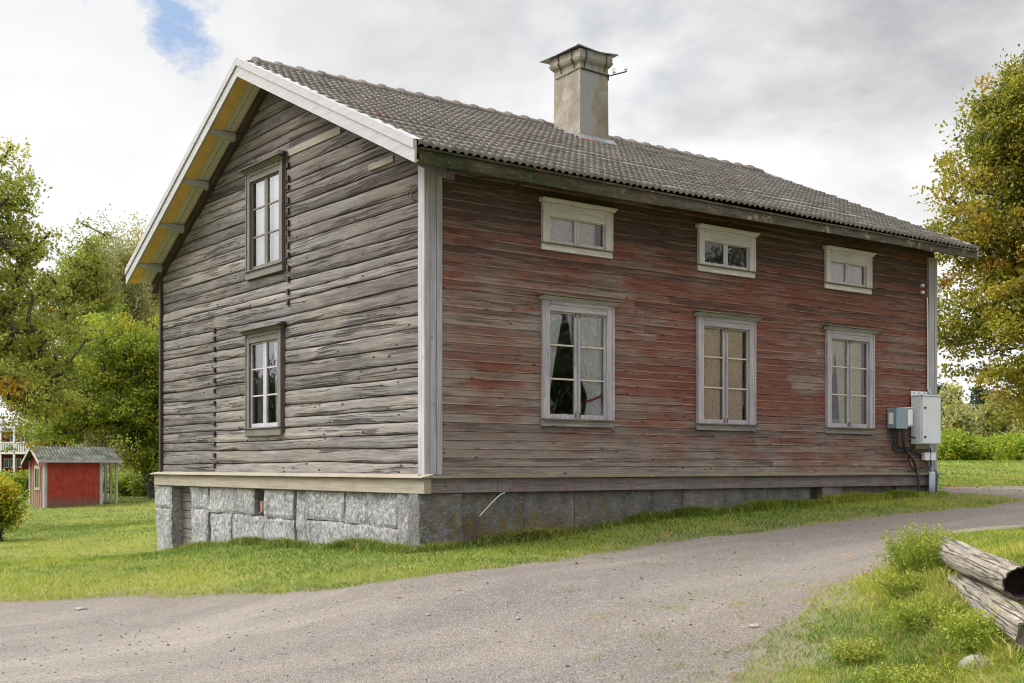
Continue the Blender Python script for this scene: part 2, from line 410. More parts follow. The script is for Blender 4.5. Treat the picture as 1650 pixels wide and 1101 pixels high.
_f = _m.noise(_m.vm(_v, (.9, 1, 1)), 1., 6, .75); _k = _m.ma('ABSOLUTE', _m.ma('SUBTRACT', _m.noise(_m.vm(_v, (.14, .8, 1)), 1., 3, .5), .5))
_c = _m.ramp(_f, [(.3, (.085, .07, .052)), (.48, (.20, .175, .138)), (.62, (.30, .265, .215)), (.8, (.38, .345, .29))])
_c = _m.mix(_m.mr(_m.noise(_p, 5., 4, .6), .5, .66, 0., .6), _c, (.13, .115, .10))
_c = _m.mix(_m.mr(_k, .002, .018, .85, 0.), _c, (.02, .016, .013))
_c = _m.mix(_m.mr(_m.noise(_p, 17., 3, .6), .62, .68, 0., .6), _c, (.30, .26, .06))
MAT['dead_log'] = _m.pbr(_c, .88, _m.bump(_m.ma('ADD', _f, _m.mr(_k, 0., .03)), 1., .02), .15)

SKY_ZEN, SKY_GLOW, SUN_E, SUN_A, EXPO = 3.5, 12.0, 1.0, 9., .33

# ------------------------------------------------------------------ mesh helpers
class MB:
    def __init__(s): s.v = []; s.f = []; s.c = []

    def add(s, vs, fs, c=(.5, .5, 0)):
        o = len(s.v); s.v += [tuple(v) for v in vs]; s.f += [tuple(i + o for i in f) for f in fs]
        s.c += [c] * len(vs) if not isinstance(c, list) else c

    def box(s, a, b, c=(.5, .5, 0), M=None):
        (x0, y0, z0), (x1, y1, z1) = a, b
        vs = [(x0, y0, z0), (x1, y0, z0), (x1, y1, z0), (x0, y1, z0), (x0, y0, z1), (x1, y0, z1), (x1, y1, z1), (x0, y1, z1)]
        if M is not None: vs = [M(v) for v in vs]
        s.add(vs, [(0, 3, 2, 1), (4, 5, 6, 7), (0, 1, 5, 4), (1, 2, 6, 5), (2, 3, 7, 6), (3, 0, 4, 7)], c)

    def prism(s, prof, a, b, M=None, c=(.5, .5, 0)):
        """closed profile [(p,q)] extruded along first axis a..b, points (t,p,q)"""
        n = len(prof); vs = [(a, p, q) for p, q in prof] + [(b, p, q) for p, q in prof]
        if M is not None: vs = [M(v) for v in vs]
        s.add(vs, [tuple(range(n))[::-1], tuple(range(n, 2 * n))] + [(i, (i + 1) % n, n + (i + 1) % n, n + i) for i in range(n)], c)

    def tube(s, pts, r, n=8, c=(.5, .5, 0), cap=True):
        pts = [np.array(p, float) for p in pts]
        if not hasattr(r, '__len__'): r = [r] * len(pts)
        o = len(s.v); up = None
        for i, p in enumerate(pts):
            t = pts[min(i + 1, len(pts) - 1)] - pts[max(i - 1, 0)]; t /= np.linalg.norm(t) + 1e-9
            if up is None:
                up = np.cross(t, [0, 0, 1.]) if abs(t[2]) < .9 else np.cross(t, [1., 0, 0])
            u = up - t * np.dot(up, t); u /= np.linalg.norm(u) + 1e-9; up = u; w = np.cross(t, u)
            for k in range(n):
                a = 2 * math.pi * k / n
                s.v.append(tuple(p + r[i] * (math.cos(a) * u + math.sin(a) * w))); s.c.append(c)
        for i in range(len(pts) - 1):
            for k in range(n):
                a = o + i * n + k; b = o + i * n + (k + 1) % n
                s.f.append((a, b, b + n, a + n))
        if cap:
            s.f.append(tuple(range(o, o + n))[::-1]); e = o + (len(pts) - 1) * n; s.f.append(tuple(range(e, e + n)))

    def grid(s, nu, nv, fn, c=(.5, .5, 0)):
        o = len(s.v)
        for i in range(nu):
            for j in range(nv):
                s.v.append(tuple(fn(i / (nu - 1), j / (nv - 1)))); s.c.append(c)
        for i in range(nu - 1):
            for j in range(nv - 1):
                a = o + i * nv + j; s.f.append((a, a + nv, a + nv + 1, a + 1))

    def build(s, name, mat, parent=None, smooth=False, bevel=0.):
        me = bpy.data.meshes.new(name); me.from_pydata(s.v, [], s.f)
        at = me.color_attributes.new('col', 'FLOAT_COLOR', 'POINT')
        ca = np.ones((len(s.v), 4), np.float32); ca[:, :3] = np.array(s.c, np.float32)
        at.data.foreach_set('color', ca.ravel())
        return link(name, me, mat, parent, smooth, bevel)


def link(name, me, mat, parent=None, smooth=False, bevel=0.):
    if mat: me.materials.append(MAT[mat])
    if smooth: me.polygons.foreach_set('use_smooth', np.ones(len(me.polygons), bool))
    o = bpy.data.objects.new(name, me); COL.objects.link(o)
    if parent is not None: attach(o, parent)
    if bevel:
        b = o.modifiers.new('b', 'BEVEL'); b.width = bevel; b.segments = 1; b.limit_method = 'ANGLE'
    return o


def wloc(o):
    v = Vector(o.location)
    return v if o.parent is None else v + Vector(o.matrix_parent_inverse.translation) + wloc(o.parent)


def attach(o, parent):
    o.parent = parent; o.matrix_parent_inverse = Matrix.Translation(-wloc(parent))


def tag(o, label=None, cat=None, group=None, kind=None):
    if label: o['label'] = label
    if cat: o['category'] = cat
    if group: o['group'] = group
    if kind: o['kind'] = kind
    return o


def empty(name, loc, label, cat, group=None):
    o = bpy.data.objects.new(name, None); COL.objects.link(o); o.location = tuple(float(q) for q in loc); o.empty_display_size = .3
    return tag(o, label, cat, group)


def fast_mesh(name, verts, faces, col, mat, parent=None, smooth=False):
    """verts (N,3); faces (M,k) all of one size"""
    me = bpy.data.meshes.new(name); N = len(verts); Mf, k = faces.shape
    me.vertices.add(N); me.vertices.foreach_set('co', np.ascontiguousarray(verts, np.float32).ravel())
    me.loops.add(Mf * k); me.loops.foreach_set('vertex_index', np.ascontiguousarray(faces, np.int32).ravel())
    me.polygons.add(Mf); me.polygons.foreach_set('loop_start', np.arange(0, Mf * k, k, dtype=np.int32))
    me.update(calc_edges=True)
    at = me.color_attributes.new('col', 'FLOAT_COLOR', 'POINT')
    ca = np.ones((N, 4), np.float32); ca[:, :3] = col; at.data.foreach_set('color', ca.ravel())
    return link(name, me, mat, parent, smooth)


def MF(u, n, z): return (u, -n, z)          # plank front: u along x, n outwards


def MG(u, n, z): return (-n, u, z)          # log gable: u along y, n outwards


# ------------------------------------------------------------------ the house
L, W = 10.69, 8.68
YR, ZR = 4.34, 7.66
OX, OXR = .534, .42
SR, SL = .461, .535
YE0, YE1 = -.58, 9.10


def roof_top(y): return ZR - SR * (YR - y) if y < YR else ZR - SL * (y - YR)


house = empty('wooden_house', (L / 2, W / 2, .45), 'old two storey timber house with faded red plank front and bare grey log gable', 'house')

WIN_LO = [(1.812, 3.075), (4.725, 5.977), (7.683, 8.921)]     # x ranges of the casings
ZLO = (2.228, 3.803)
WIN_UP = [(1.812, 3.05), (4.745, 5.97), (7.655, 8.85)]
ZUP = (4.57, 5.10)
GWIN = [(3.817, 5.082, 4.635, 6.152), (3.861, 5.10, 2.19, 3.642)]
CW = .125
F_OPEN = [(a + .09, b - .09, ZLO[0] + .0, ZLO[1] - .09) for a, b in WIN_LO] + [(a + .09, b - .09, ZUP[0] + .0, ZUP[1] - .1) for a, b in WIN_UP]
G_OPEN = [(a + .09, b - .09, c + .02, d - .09) for a, b, c, d in GWIN]


def spans(a, b, holes):
    out = [(a, b)]
    for h0, h1 in holes:
        nx = []
        for s0, s1 in out:
            if h1 <= s0 or h0 >= s1: nx.append((s0, s1)); continue
            if h0 > s0: nx.append((s0, h0))
            if h1 < s1: nx.append((h1, s1))
        out = nx
    return out


def build_planks():
    mb = MB(); z0 = 1.478; pitch = .1115; k = 0
    while z0 + k * pitch < 5.36:
        za = z0 + k * pitch; zb = za + pitch
        joints = [.0]
        while joints[-1] < L: joints.append(joints[-1] + random.uniform(3.4, 7.2))
        joints[-1] = L
        if len(joints) > 2 and joints[-1] - joints[-2] < .8: joints.pop(-2)
        for j in range(len(joints) - 1):
            cl = (random.random(), random.random(), random.random())
            holes = [(h[0], h[1]) for h in F_OPEN if za + .03 < h[3] and zb - .03 > h[2]]
            g = .003 if j else 0
            for a, b in spans(joints[j] + g, joints[j + 1], holes):
                n = max(2, int((b - a) / .3) + 1); o = len(mb.v)
                for i in range(n):
                    x = a + (b - a) * i / (n - 1)
                    wv = (vn(x * .8 + k * 7.7, k * 3.1) - .5) * .008; wz = (vn(x * .6 + k * 3.3, k * 5.7 + 9) - .5) * .006
                    for nn, zz in ((-.004, za + .001), (.008 + wv, za + .003 + wz), (.012 + wv, za + .008 + wz), (.006 + wv * .6, zb - .004 + wz), (-.006, zb + .001)):
                        mb.v.append((x, -nn, zz)); mb.c.append(cl)
                for i in range(n - 1):
                    for q in range(4):
                        p0 = o + i * 5 + q; mb.f.append((p0, p0 + 5, p0 + 6, p0 + 1))
        k += 1
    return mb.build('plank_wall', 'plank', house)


plank_wall = build_planks()


def under(y): return roof_top(y) - .20


def build_logs():
    mb = MB(); z = 1.47; rows = []
    while z < 7.6:
        h = random.choice([.13, .15, .16, .17, .19, .21]); rows.append((z, z + h)); z += h
    T = [0, .03, .075, .3, .6, .90, .97, 1.]
    NN = [-.024, .0, .009, .012, .012, .010, .0, -.024]
    TAR = [1, .5, 0, 0, 0, 0, .4, 1]
    for k, (za, zb) in enumerate(rows):
        zm = (za + zb) / 2
        ya = 0.; yb = W
        if zm > under(0): ya = YR - (ZR - .20 - za) / SR
        if zm > under(W): yb = YR + (ZR - .20 - za) / SL
        if yb - ya < .15: continue
        cuts = [ya, yb]
        # the two log lengths of a course meet at the keyed cross walls
        yk = 3.68 if zm > 4.4 else (6.35 if zm < 4.0 else None)
        if yk and ya < yk < yb: cuts = [ya, yk, yb]
        for j in range(len(cuts) - 1):
            cr = (random.random(), random.random())
            holes = [(h[0], h[1]) for h in G_OPEN if za + .05 < h[3] and zb - .05 > h[2]]
            amp = random.uniform(.6, 1.3)
            for a, b in spans(cuts[j], cuts[j + 1], holes):
                n = max(3, int((b - a) / .09) + 1); o = len(mb.v)
                for i in range(n):
                    y = a + (b - a) * i / (n - 1)
                    e0 = (fbm(y * .33 + 3, k * 13.7, 3) - .5) * .07 + (fbm(y * 3.1, k * 5.3, 2) - .5) * .008
                    e1 = (fbm(y * .33 + 3, (k + 1) * 13.7, 3) - .5) * .07 + (fbm(y * 3.1, (k + 1) * 5.3, 2) - .5) * .008
                    if k == 0: e0 = 0
                    belly = (fbm(y * .7, k * 3.9 + 50, 3) - .5) * .022 * amp
                    for t, nn, tr in zip(T, NN, TAR):
                        zz = za + e0 + (zb + e1 - za - e0) * t
                        zz = min(zz, under(y) + .06)
                        w = (fbm(y * 2.2 + t * 2, k * 7 + t * 3, 2) - .5) * .016 if 0 < t < 1 else 0
                        mb.v.append((-(nn + (belly if 0 < t < 1 else 0) + w), y, zz)); mb.c.append((cr[0], cr[1], tr))
                m = len(T)
                for i in range(n - 1):
                    for q in range(m - 1):
                        p0 = o + i * m + q; mb.f.append((p0, p0 + 1, p0 + m + 1, p0 + m))
    # dark backing so no seam shows daylight
    mb.add([(.06, 0, 1.4), (.06, W, 1.4), (.06, W, under(W)), (.06, YR, ZR - .25), (.06, 0, under(0))], [(0, 4, 3, 2, 1)], (0, 0, 1))
    b = mb
    # cut backing at the windows: rebuilt as strips instead of one sheet
    b.f.pop()
    ys = sorted({0, W, YR} | {v for h in G_OPEN for v in h[:2]})
    for i in range(len(ys) - 1):
        y0, y1 = ys[i], ys[i + 1]; ym = (y0 + y1) / 2
        zs = [1.4] + sorted(v for h in G_OPEN if h[0] <= ym <= h[1] for v in h[2:]) + [None]
        for q in range(0, len(zs), 2):
            t0, t1 = (zs[q + 1],) * 2 if zs[q + 1] is not None else (under(y0), under(y1))
            b.add([(.06, y0, zs[q]), (.06, y1, zs[q]), (.06, y1, t1), (.06, y0, t0)], [(0, 3, 2, 1)], (0, 0, 1))
    return mb.build('log_wall', 'log', house, smooth=True)


log_wall = build_logs()

# keyed ends of the inner log walls, two upright rows of dark blocks
for yk, z0, z1, n in ((6.35, 1.62, 3.85, 14), (3.68, 4.02, 6.20, 14)):
    for i in range(n):
        zc = z0 + (z1 - z0) * i / (n - 1) + random.uniform(-.02, .02); b = MB()
        hw = random.uniform(.026, .036); hh = random.uniform(.034, .046)
        b.prism([(-.03, zc - hh), (.047, zc - hh * .9), (.047, zc + hh), (-.03, zc + hh * .9)], yk - hw, yk + hw * .9, lambda v: (-v[1], v[0], v[2]))
        b.build('log_end', 'darkwood', log_wall, bevel=.004)
# paler patch pieces and scars on the logs
b = MB(); b.box((2.1, .0, 6.165), (3.68, .034, 6.275), M=lambda v: MG(*v))
b.build('patch_board', 'patch', log_wall, bevel=.004)
b = MB(); b.box((.72, .0, 5.50), (1.34, .034, 5.585), M=lambda v: MG(v[0], v[1], v[2])); b.build('patch_board', 'patch', log_wall, bevel=.004)
b = MB(); b.tube([MG(.28 + .05 * math.cos(t), .05, 5.02 + .06 * math.sin(t)) for t in np.linspace(2.6, 6.6, 10)] + [MG(.18, .05, 5.10)], .008, 6); b.build('iron_hook', 'rust', log_wall)

# rear shell
b = MB()
b.box((L - .12, .02, .6), (L, W, 5.35)); b.box((.08, W - .12, .2), (L - .12, W, 5.3))
b.add([(L, 0, 5.3), (L, YR, ZR - .2), (L, W, 5.2)], [(0, 2, 1)])
b.box((.15, .15, 4.12), (L - .15, W - .15, 4.25)); b.box((.15, .15, 1.3), (L - .15, W - .15, 1.46))
b.box((6.9, .2, 1.46), (7.0, W - .2, 4.1)); b.box((4.0, .2, 1.46), (4.1, W - .2, 4.1)); b.box((.2, 3.5, 1.46), (4.0, 3.6, 4.1))
b.box((.2, 2.6, 4.25), (L - .15, 2.7, 6.)) ; b.box((.2, 6., 4.25), (3., 6.1, 6.)); b.box((.2, 6.9, 1.46), (4., 7., 4.1))
b.build('rear_wall', 'inner', house)


# ---- corner boards
def boards_upright(name, mapf, u0, u1, z0, z1, n, mat='corner'):
    b = MB(); w = (u1 - u0)
    b.box((u0, -.01, z0), (u0 + w * .30, n, z1), M=lambda v: mapf(*v)); b.box((u0 + w * .30, -.01, z0 + .003), (u0 + w * .34, n - .012, z1), M=lambda v: mapf(*v))
    b.box((u0 + w * .34, -.01, z0 + .002), (u0 + w * .66, n - .004, z1), M=lambda v: mapf(*v)); b.box((u0 + w * .66, -.01, z0), (u0 + w * .69, n - .014, z1), M=lambda v: mapf(*v))
    b.box((u0 + w * .69, -.01, z0), (u1, n, z1), M=lambda v: mapf(*v))
    return b.build(name, mat, house, bevel=.004)


boards_upright('corner_board', MF, -.052, .215, 1.49, 5.30, .05)
b = MB(); b.box((-.045, .0, 1.49), (.105, .05, 5.34), M=lambda v: MG(*v)); b.build('corner_board', 'corner', house, bevel=.005)
boards_upright('corner_board', MF, 10.47, 10.72, 1.49, 5.26, .05)
b = MB(); b.box((8.66, -.02, 1.49), (8.74, .06, 5.2), M=lambda v: MG(*v)); b.build('corner_board', 'darkwood', house, bevel=.005)
b = MB(); b.tube([MF(10.44, .03, 4.55), MF(10.43, .045, 4.4), MF(10.445, .04, 3.6), MF(10.44, .045, 2.95), MF(10.49, .06, 2.87)], .012, 6)
b.build('wall_cable', 'label_white', house)

# ---- skirting
b = MB(); b.box((-.16, .02, 1.255), (8.80, .125, 1.445), M=lambda v: MG(*v))
sk = b.build('skirting_board', 'lightwood_y', house, bevel=.006)
b = MB(); b.prism([(.01, 1.448), (.185, 1.448), (.185, 1.462), (.01, 1.50)], -.19, 8.86, lambda v: MG(*v)); b.build('drip_board', 'lightwood_y', sk, bevel=.003)
b = MB()
for a, c in ((-.10, 1.05), (1.053, 4.4), (4.403, 7.9), (7.903, 10.72)):
    b.box((a, .0, 1.262), (c, .075 + random.uniform(-.006, .006), 1.440), M=lambda v: MF(*v))
sk = b.build('skirting_board', 'skirt_x', house, bevel=.005)
b = MB(); b.prism([(.0, 1.444), (.13, 1.444), (.13, 1.460), (.0, 1.495)], -.12, 10.86, lambda v: MF(*v)); b.build('drip_board', 'mossy', sk, bevel=.003)

# ---- foundation
fb = MB()


def block(mapf, u0, u1, z0, z1, n, front=0., amp=.03, bow=0., rnd=None, back=-.25, slant=0.):
    r = random.random() if rnd is None else rnd
    nu = max(4, int((u1 - u0) / .045)); nz = max(4, int((z1 - z0) / .045)); sd = random.random() * 90
    o = len(fb.v)
    for i in range(nu + 3):
        for j in range(nz + 3):
            s = min(max((i - 1) / nu, 0), 1); t = min(max((j - 1) / nz, 0), 1)
            edge = i in (0, nu + 2) or j in (0, nz + 2)
            u = u0 + (u1 - u0) * s; z = z0 + (z1 - z0) * t
            d = min(s * (u1 - u0), (1 - s) * (u1 - u0), t * (z1 - z0), (1 - t) * (z1 - z0))
            nn = n + (fbm(u * 2.4 + sd, z * 2.6 + sd, 4) - .5) * amp * 2.4 + (fbm(u * 9 + sd, z * 9 + sd, 3) - .5) * amp * .9 - .016 * max(0, 1 - d / .03) ** 2 + bow * math.sin(math.pi * t) + slant * (1 - t)
            if edge: nn = back
            u += (vn(z * 5 + sd, sd) - .5) * .014 if s in (0, 1) else 0
            z += (vn(u * 5 + sd, sd + 9) - .5) * .014 if t in (0, 1) else 0
            fb.v.append(mapf(u, nn, z)); fb.c.append((r, front, 0))
    m = nz + 3
    for i in range(nu + 2):
        for j in range(m - 1):
            p = o + i * m + j
            fb.f.append((p, p + m, p + m + 1, p + 1) if mapf is MF else (p, p + 1, p + m + 1, p + m))


def gy(px): return gable(px, 820)[0]


G_B = .003
zt, zm, zb_ = 1.275, .86, -.25
for a, c, lo, hi, n in [
    (284, 257.5, zm + .0, zt, .09), (284, 257.5, zb_, zm, .085),
    (340, 313, .88, zt, .07), (339, 313, zb_, .87, .06),
    (414.5, 342, .84, zt, .07), (378, 343, zb_, .83, .055), (430, 378.5, zb_, .835, .06), (479, 430.5, zb_, .82, .065), (479, 434, .825, zt, .085),
    (497.5, 479.5, zb_, zt, .03), (561.5, 498, .84, zt, .07), (597, 562, .83, zt, .055), (650, 597.5, .80, zt, .06),
    (608, 498, zb_, .83, .06), (650, 608.5, zb_, .80, .075)]:
    block(MG, gy(a) + G_B, gy(c) - G_B, lo, hi, n)
block(MG, .0, gy(650.5), zb_, zt, .085, 0., .05, 0, None, -.25, .05)
block(MF, -.12, .52, zb_, zt, .035, .8, .05, 0., .2, -.2, .06)
fx = [736, 845, 926, 1015, 1100, 1165, 1235, 1305]
for a, c in zip(fx[:-1], fx[1:]):
    block(MF, front(a, 820)[0] + .002, front(c, 820)[0] - .002, zb_, zt, .012 + random.uniform(0, .008), 1., .010)
block(MF, front(1322, 810)[0], front(1356, 810)[0], .3, zt, .05, 1., .03, 0, .9)
block(MF, front(1357, 800)[0], front(1443, 800)[0], .3, zt, -.05, 1., .012)
block(MF, front(1444, 800)[0], 10.72, .3, zt, .01, 1., .012)
fb.box((.2, .12, 0), (L - .1, W, 1.28), (.1, 1, 0))
fnd = fb.build('foundation', 'granite', house, smooth=False)
# cellar hatch of planks in its recess, and the vent hole
b = MB(); y0, y1 = gy(313), gy(284); zz = -.3
while zz < 1.26:
    h = random.uniform(.13, .19); b.box((y0 - .02, -.2, zz), (y1 + .02, random.uniform(-.005, .012) - .12, min(zz + h - .008, 1.27)), M=lambda v: MG(*v)); zz += h
hatch = b.build('cellar_hatch', 'hatch', fnd, bevel=.006)
for zz in (1.12, .82):
    b = MB(); b.tube([MG(y0 + .06 + .05 * math.cos(t), -.10, zz + .06 * math.sin(t)) for t in np.linspace(0, 6.28, 14)], .006, 5); b.build('iron_ring', 'iron', hatch)
b = MB(); b.box((gy(434), -.24, .84), (gy(414), -.2, 1.28), M=lambda v: MG(*v)); b.build('vent_opening', 'dark', fnd)
b = MB(); yc = gy(425.5)
b.tube([MG(yc, .0, .87), MG(yc, .0, 1.06)], [.05, .06], 12); b.build('clay_pipe', 'terracotta', fnd)
b = MB()
for i in range(7): b.box((yc - .1 + random.uniform(0, .1), -.02 + random.uniform(-.05, .04), .842 + i * .006), (yc + random.uniform(0, .06), .05 + random.uniform(-.03, .03), .855 + i * .006))
b.v = [MG(*v) for v in b.v]; b.build('rubble', 'rust', fnd)


# ---- windows
def window(mapf, u0, u1, z0, z1, style):
    """style: lower / upper (front), gable_up / gable_low"""
    up = style == 'upper'; gb = style.startswith('gable')
    tz, tx = ('gtrim_z', 'gtrim_y') if gb else (('up_z', 'up_x') if up else ('trim_z', 'trim_x'))
    M = lambda v: mapf(*v)
    n = .05; hd = .175 if up else .135
    win = bpy.data.objects.new('window', None); COL.objects.link(win); win.location = mapf((u0 + u1) / 2, 0, z0); attach(win, house); win.empty_display_size = .3
    for (p0, p1, q0, q1) in ((u0, u0 + CW, u0 - .002, u0 + .03), (u1 - CW, u1, u1 - .03, u1 + .002)):
        b = MB(); b.box((p0, 0, z0), (p1, n, z1), M=M); b.box((q0, n - .002, z0 + .002), (q1, n + .012, z1 - .002), M=M)
        b.build('side_casing', tz, win, bevel=.004)
    b = MB(); b.box((u0 + CW + .002, 0, z1 - hd), (u1 - CW - .002, n - .003, z1), M=M); b.box((u0 + CW + .002, n - .01, z1 - .05), (u1 - CW - .002, n + .010, z1), M=M)
    b.build('head_casing', tx, win, bevel=.004)
    b = MB(); b.prism([(.0, z1 + .002), (n + .014, z1 + .002), (n + .05, z1 + .03), (n + .075, z1 + .035), (n + .075, z1 + .05), (0, z1 + .062)], u0 - .035, u1 + .035, M)
    b.build('cornice', tx if (up or gb) else 'trim_x', win, bevel=.003)
    if not up:
        b = MB(); b.prism([(.0, z1 + .064), (n + .11, z1 + .052), (n + .11, z1 + .064), (.0, z1 + .10)], u0 - .07, u1 + .07, M)
        b.build('drip_board', 'gtrim_y' if gb else 'mossy', win, bevel=.002)
    if gb:
        b = MB(); b.box((u0 - .055, -.02, z0 - .10), (u0 - .004, .022, z1 + .05), M=M); b.box((u0 - .10, .0, z1 + .055), (u0 - .004, .10, z1 + .10), M=M); b.build('dark_strip', 'darkwood', win)  # dark strip along one side of the casing and above it
    ap = .10 if not gb else .13
    b = MB(); b.box((u0 - .005, 0, z0 - ap), (u1 + .005, .045 if not gb else .06, z0 - .014), M=M)
    b.build('apron_board', 'gtrim_y' if gb else ('up_x' if up else 'apron'), win, bevel=.005)
    b = MB(); b.prism([(.0, z0 - .012), (n + .035, z0 - .016), (n + .035, z0 - .004), (0, z0 + .004)], u0 - .012, u1 + .012, M)
    b.build('sill', 'gtrim_y' if gb else 'mossy', win, bevel=.002)
    # lining boards of the opening and two sashes
    a, c, lo, hi = u0 + CW - .035, u1 - CW + .035, z0 + .004, z1 - hd + .03
    b = MB()
    b.box((a - .03, -.22, lo - .03), (a, -.001, hi + .03), M=M); b.box((c, -.22, lo - .03), (c + .03, -.001, hi + .03), M=M)
    b.box((a, -.22, hi), (c, -.001, hi + .03), M=M); b.box((a, -.22, lo - .03), (c, -.001, lo), M=M)
    b.build('lining', 'inner' if not gb else 'gtrim_z', win)
    mid = (a + c) / 2; sw = .038 if up else .052; nn0, nn1 = -.03, .012 if style != 'gable_low' else .016
    smat = (('up_z', 'up_x') if up else ('trim_z', 'trim_x')) if style != 'gable_up' else ('gtrim_z', 'gtrim_y')
    for k, (p, q) in enumerate(((a + .012, mid - .003), (mid + .003, c - .012))):
        b = MB(); b.box((p, nn0, lo), (p + sw, nn1, hi), M=M); b.box((q - sw, nn0, lo), (q, nn1, hi), M=M)
        b.box((p + sw, nn0, lo), (q - sw, nn1 - .003, lo + sw + .01), M=M); b.box((p + sw, nn0, hi - sw), (q - sw, nn1 - .003, hi), M=M)
        sa = b.build('sash', smat[0], win, bevel=.003)
        if not up:
            hh = hi - lo
            for t in (.365, .675):
                b = MB(); zc = lo + hh * t; b.box((p + sw - .001, nn0 + .002, zc - .011), (q - sw + .001, nn1 - .008, zc + .011), M=M)
                b.build('glazing_bar', 'soffit' if not gb else smat[1], win)
            for t in (.12, .80):
                b = MB(); e = p if k == 0 else q; b.box((e - .016, nn1, lo + hh * t), (e + .016, nn1 + .007, lo + hh * t + .07), M=M); b.build('hinge', 'rust', win)
        b = MB(); b.add([mapf(p + sw - .004, -.008, lo + sw), mapf(q - sw + .004, -.008, lo + sw), mapf(q - sw + .004, -.008, hi - sw + .004), mapf(p + sw - .004, -.008, hi - sw + .004)], [(0, 1, 2, 3)])
        if gb: b.f = [f[::-1] for f in b.f]
        b.build('glass', 'glass', win)
    if style == 'lower':
        b = MB(); b.box((mid - .012, nn1, lo), (mid + .012, nn1 + .010, hi), M=M); b.build('meeting_strip', 'apron', win, bevel=.002)
        for e in (lo + .02, hi - .09):
            for k2 in (-1, 1):
                b = MB(); b.box((mid + k2 * .035 - .008, nn1, e), (mid + k2 * .035 + .008, nn1 + .006, e + .07), M=M); b.build('corner_iron', 'rust', win)
    return win, (a, c, lo, hi, mid)


WI = {}
for i, (a, c) in enumerate(WIN_LO): WI['lo%d' % i] = window(MF, a, c, ZLO[0], ZLO[1], 'lower')
for i, (a, c) in enumerate(WIN_UP): WI['up%d' % i] = window(MF, a, c, ZUP[0], ZUP[1], 'upper')
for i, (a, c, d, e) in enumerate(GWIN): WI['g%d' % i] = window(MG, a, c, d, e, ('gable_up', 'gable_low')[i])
for k, t in (('lo0', 'window with white curtains drawn apart, grey apron board'), ('lo1', 'window closed by a pleated beige blind'), ('lo2', 'window with a cream lace curtain and things on its sill'),
             ('up0', 'low wide attic window with lilac net curtain'), ('up1', 'low wide attic window, dark inside, without a curtain'), ('up2', 'low wide attic window with lilac and lace curtains'),
             ('g0', 'brown framed upper gable window reflecting white sky'), ('g1', 'lower gable window with pale sashes in a brown casing')):
    WI[k][0]['label'] = t


def drape(name, mapf, n, u0t, u1t, u0b, u1b, z0, z1, mat, label, folds=7, amp=.022, mid=None, parent=None, pinch=None):
    b = MB(); ph = random.random() * 6
    def fn(s, t):
        z = z1 + (z0 - z1) * t
        a = u0t + (u0b - u0t) * t; c = u1t + (u1b - u1t) * t
        if pinch: a, c = pinch(t, a, c)
        u = a + (c - a) * s
        return mapf(u, n + amp * .4 * math.sin(s * folds * 6.283 + ph + .6 * math.sin(t * 3)) * (.6 + .4 * t), z)
    b.grid(folds * 10, 22, fn)
    o = b.build(name, mat, parent, smooth=True)
    return tag(o, label, 'curtain' if name == 'curtain' else 'blind')


a, c, lo, hi, mid = WI['lo0'][1]
drape('curtain', MF, -.048, a, a + .34, a - .04, a + .05, lo + .05, hi, 'sheer_white', 'narrow white curtain pulled to the left side of the lower window nearest the corner', 4)
drape('curtain', MF, -.048, mid - .13, c, mid + .10, c, lo + .04, hi, 'sheer_white', 'wide white curtain with red tie band in the lower window nearest the corner', 7,
      pinch=lambda t, a_, c_: (a_ + .17 * max(0, 1 - abs(t - .80) / .35), c_ - .07 * max(0, 1 - abs(t - .80) / .25)))
b = MB(); b.tube([MF(mid + .17, -.036, lo + .24), MF(mid + .28, -.034, lo + .27), MF(c - .05, -.036, lo + .34)], .016, 6)
tag(b.build('tie_band', 'red_tie'), 'dark red band tying back the white curtain', 'curtain tie')
b = MB(); b.tube([MF(mid - .16, -.12, lo + .0), MF(mid - .16, -.12, lo + .06), MF(mid - .16, -.12, lo + .075)], [.055, .07, .072], 14)
b.tube([MF(mid + .13, -.12, lo + .0), MF(mid + .13, -.12, lo + .05), MF(mid + .13, -.12, lo + .065)], [.075, .09, .092], 14)
tag(b.build('sill_bowl', 'soffit'), 'pair of small wooden bowls on the sill of the lower window nearest the corner', 'bowl')
a, c, lo, hi, mid = WI['lo1'][1]
drape('blind', MF, -.048, a + .01, c - .10, a + .01, c - .10, lo + .01, hi, 'blind', 'pleated beige blind filling the middle lower window of the front', 22, .012)
a, c, lo, hi, mid = WI['lo2'][1]
drape('curtain', MF, -.048, a, a + .27, a, a + .04, lo + .05, hi, 'sheer_cream', 'cream lace curtain at the left of the lower window nearest the meter cabinets', 4)
drape('curtain', MF, -.048, a + .22, mid + .02, mid - .18, mid + .02, lo + .05, hi, 'sheer_cream', 'cream lace curtain in the middle of the lower window nearest the meter cabinets', 4, .018)
drape('curtain', MF, -.048, mid - .02, c - .14, mid - .02, c - .14, lo + .02, hi, 'sheer_cream', 'cream lace curtain at the right of the lower window nearest the meter cabinets', 5)
b = MB(); b.box((a, -1.1, lo), (c + .2, -1.0, hi), M=lambda v: MF(*v)); tag(b.build('folding_screen', 'soffit'), 'plain beige screen standing behind the lace curtains', 'screen')
xs = a + .27
b = MB(); b.box((xs - .14, -.14, lo + .001), (xs + .17, -.05, lo + .09), M=lambda v: MF(*v)); b.prism([(-.13, lo + .091), (-.06, lo + .091), (-.07, lo + .14), (-.12, lo + .14)], xs - .1, xs + .1, lambda v: MF(*v))
g_ = b.build('sewing_box', 'cab_blue', bevel=.008); tag(g_, 'dark blue box with black loop handle on the window sill', 'box')
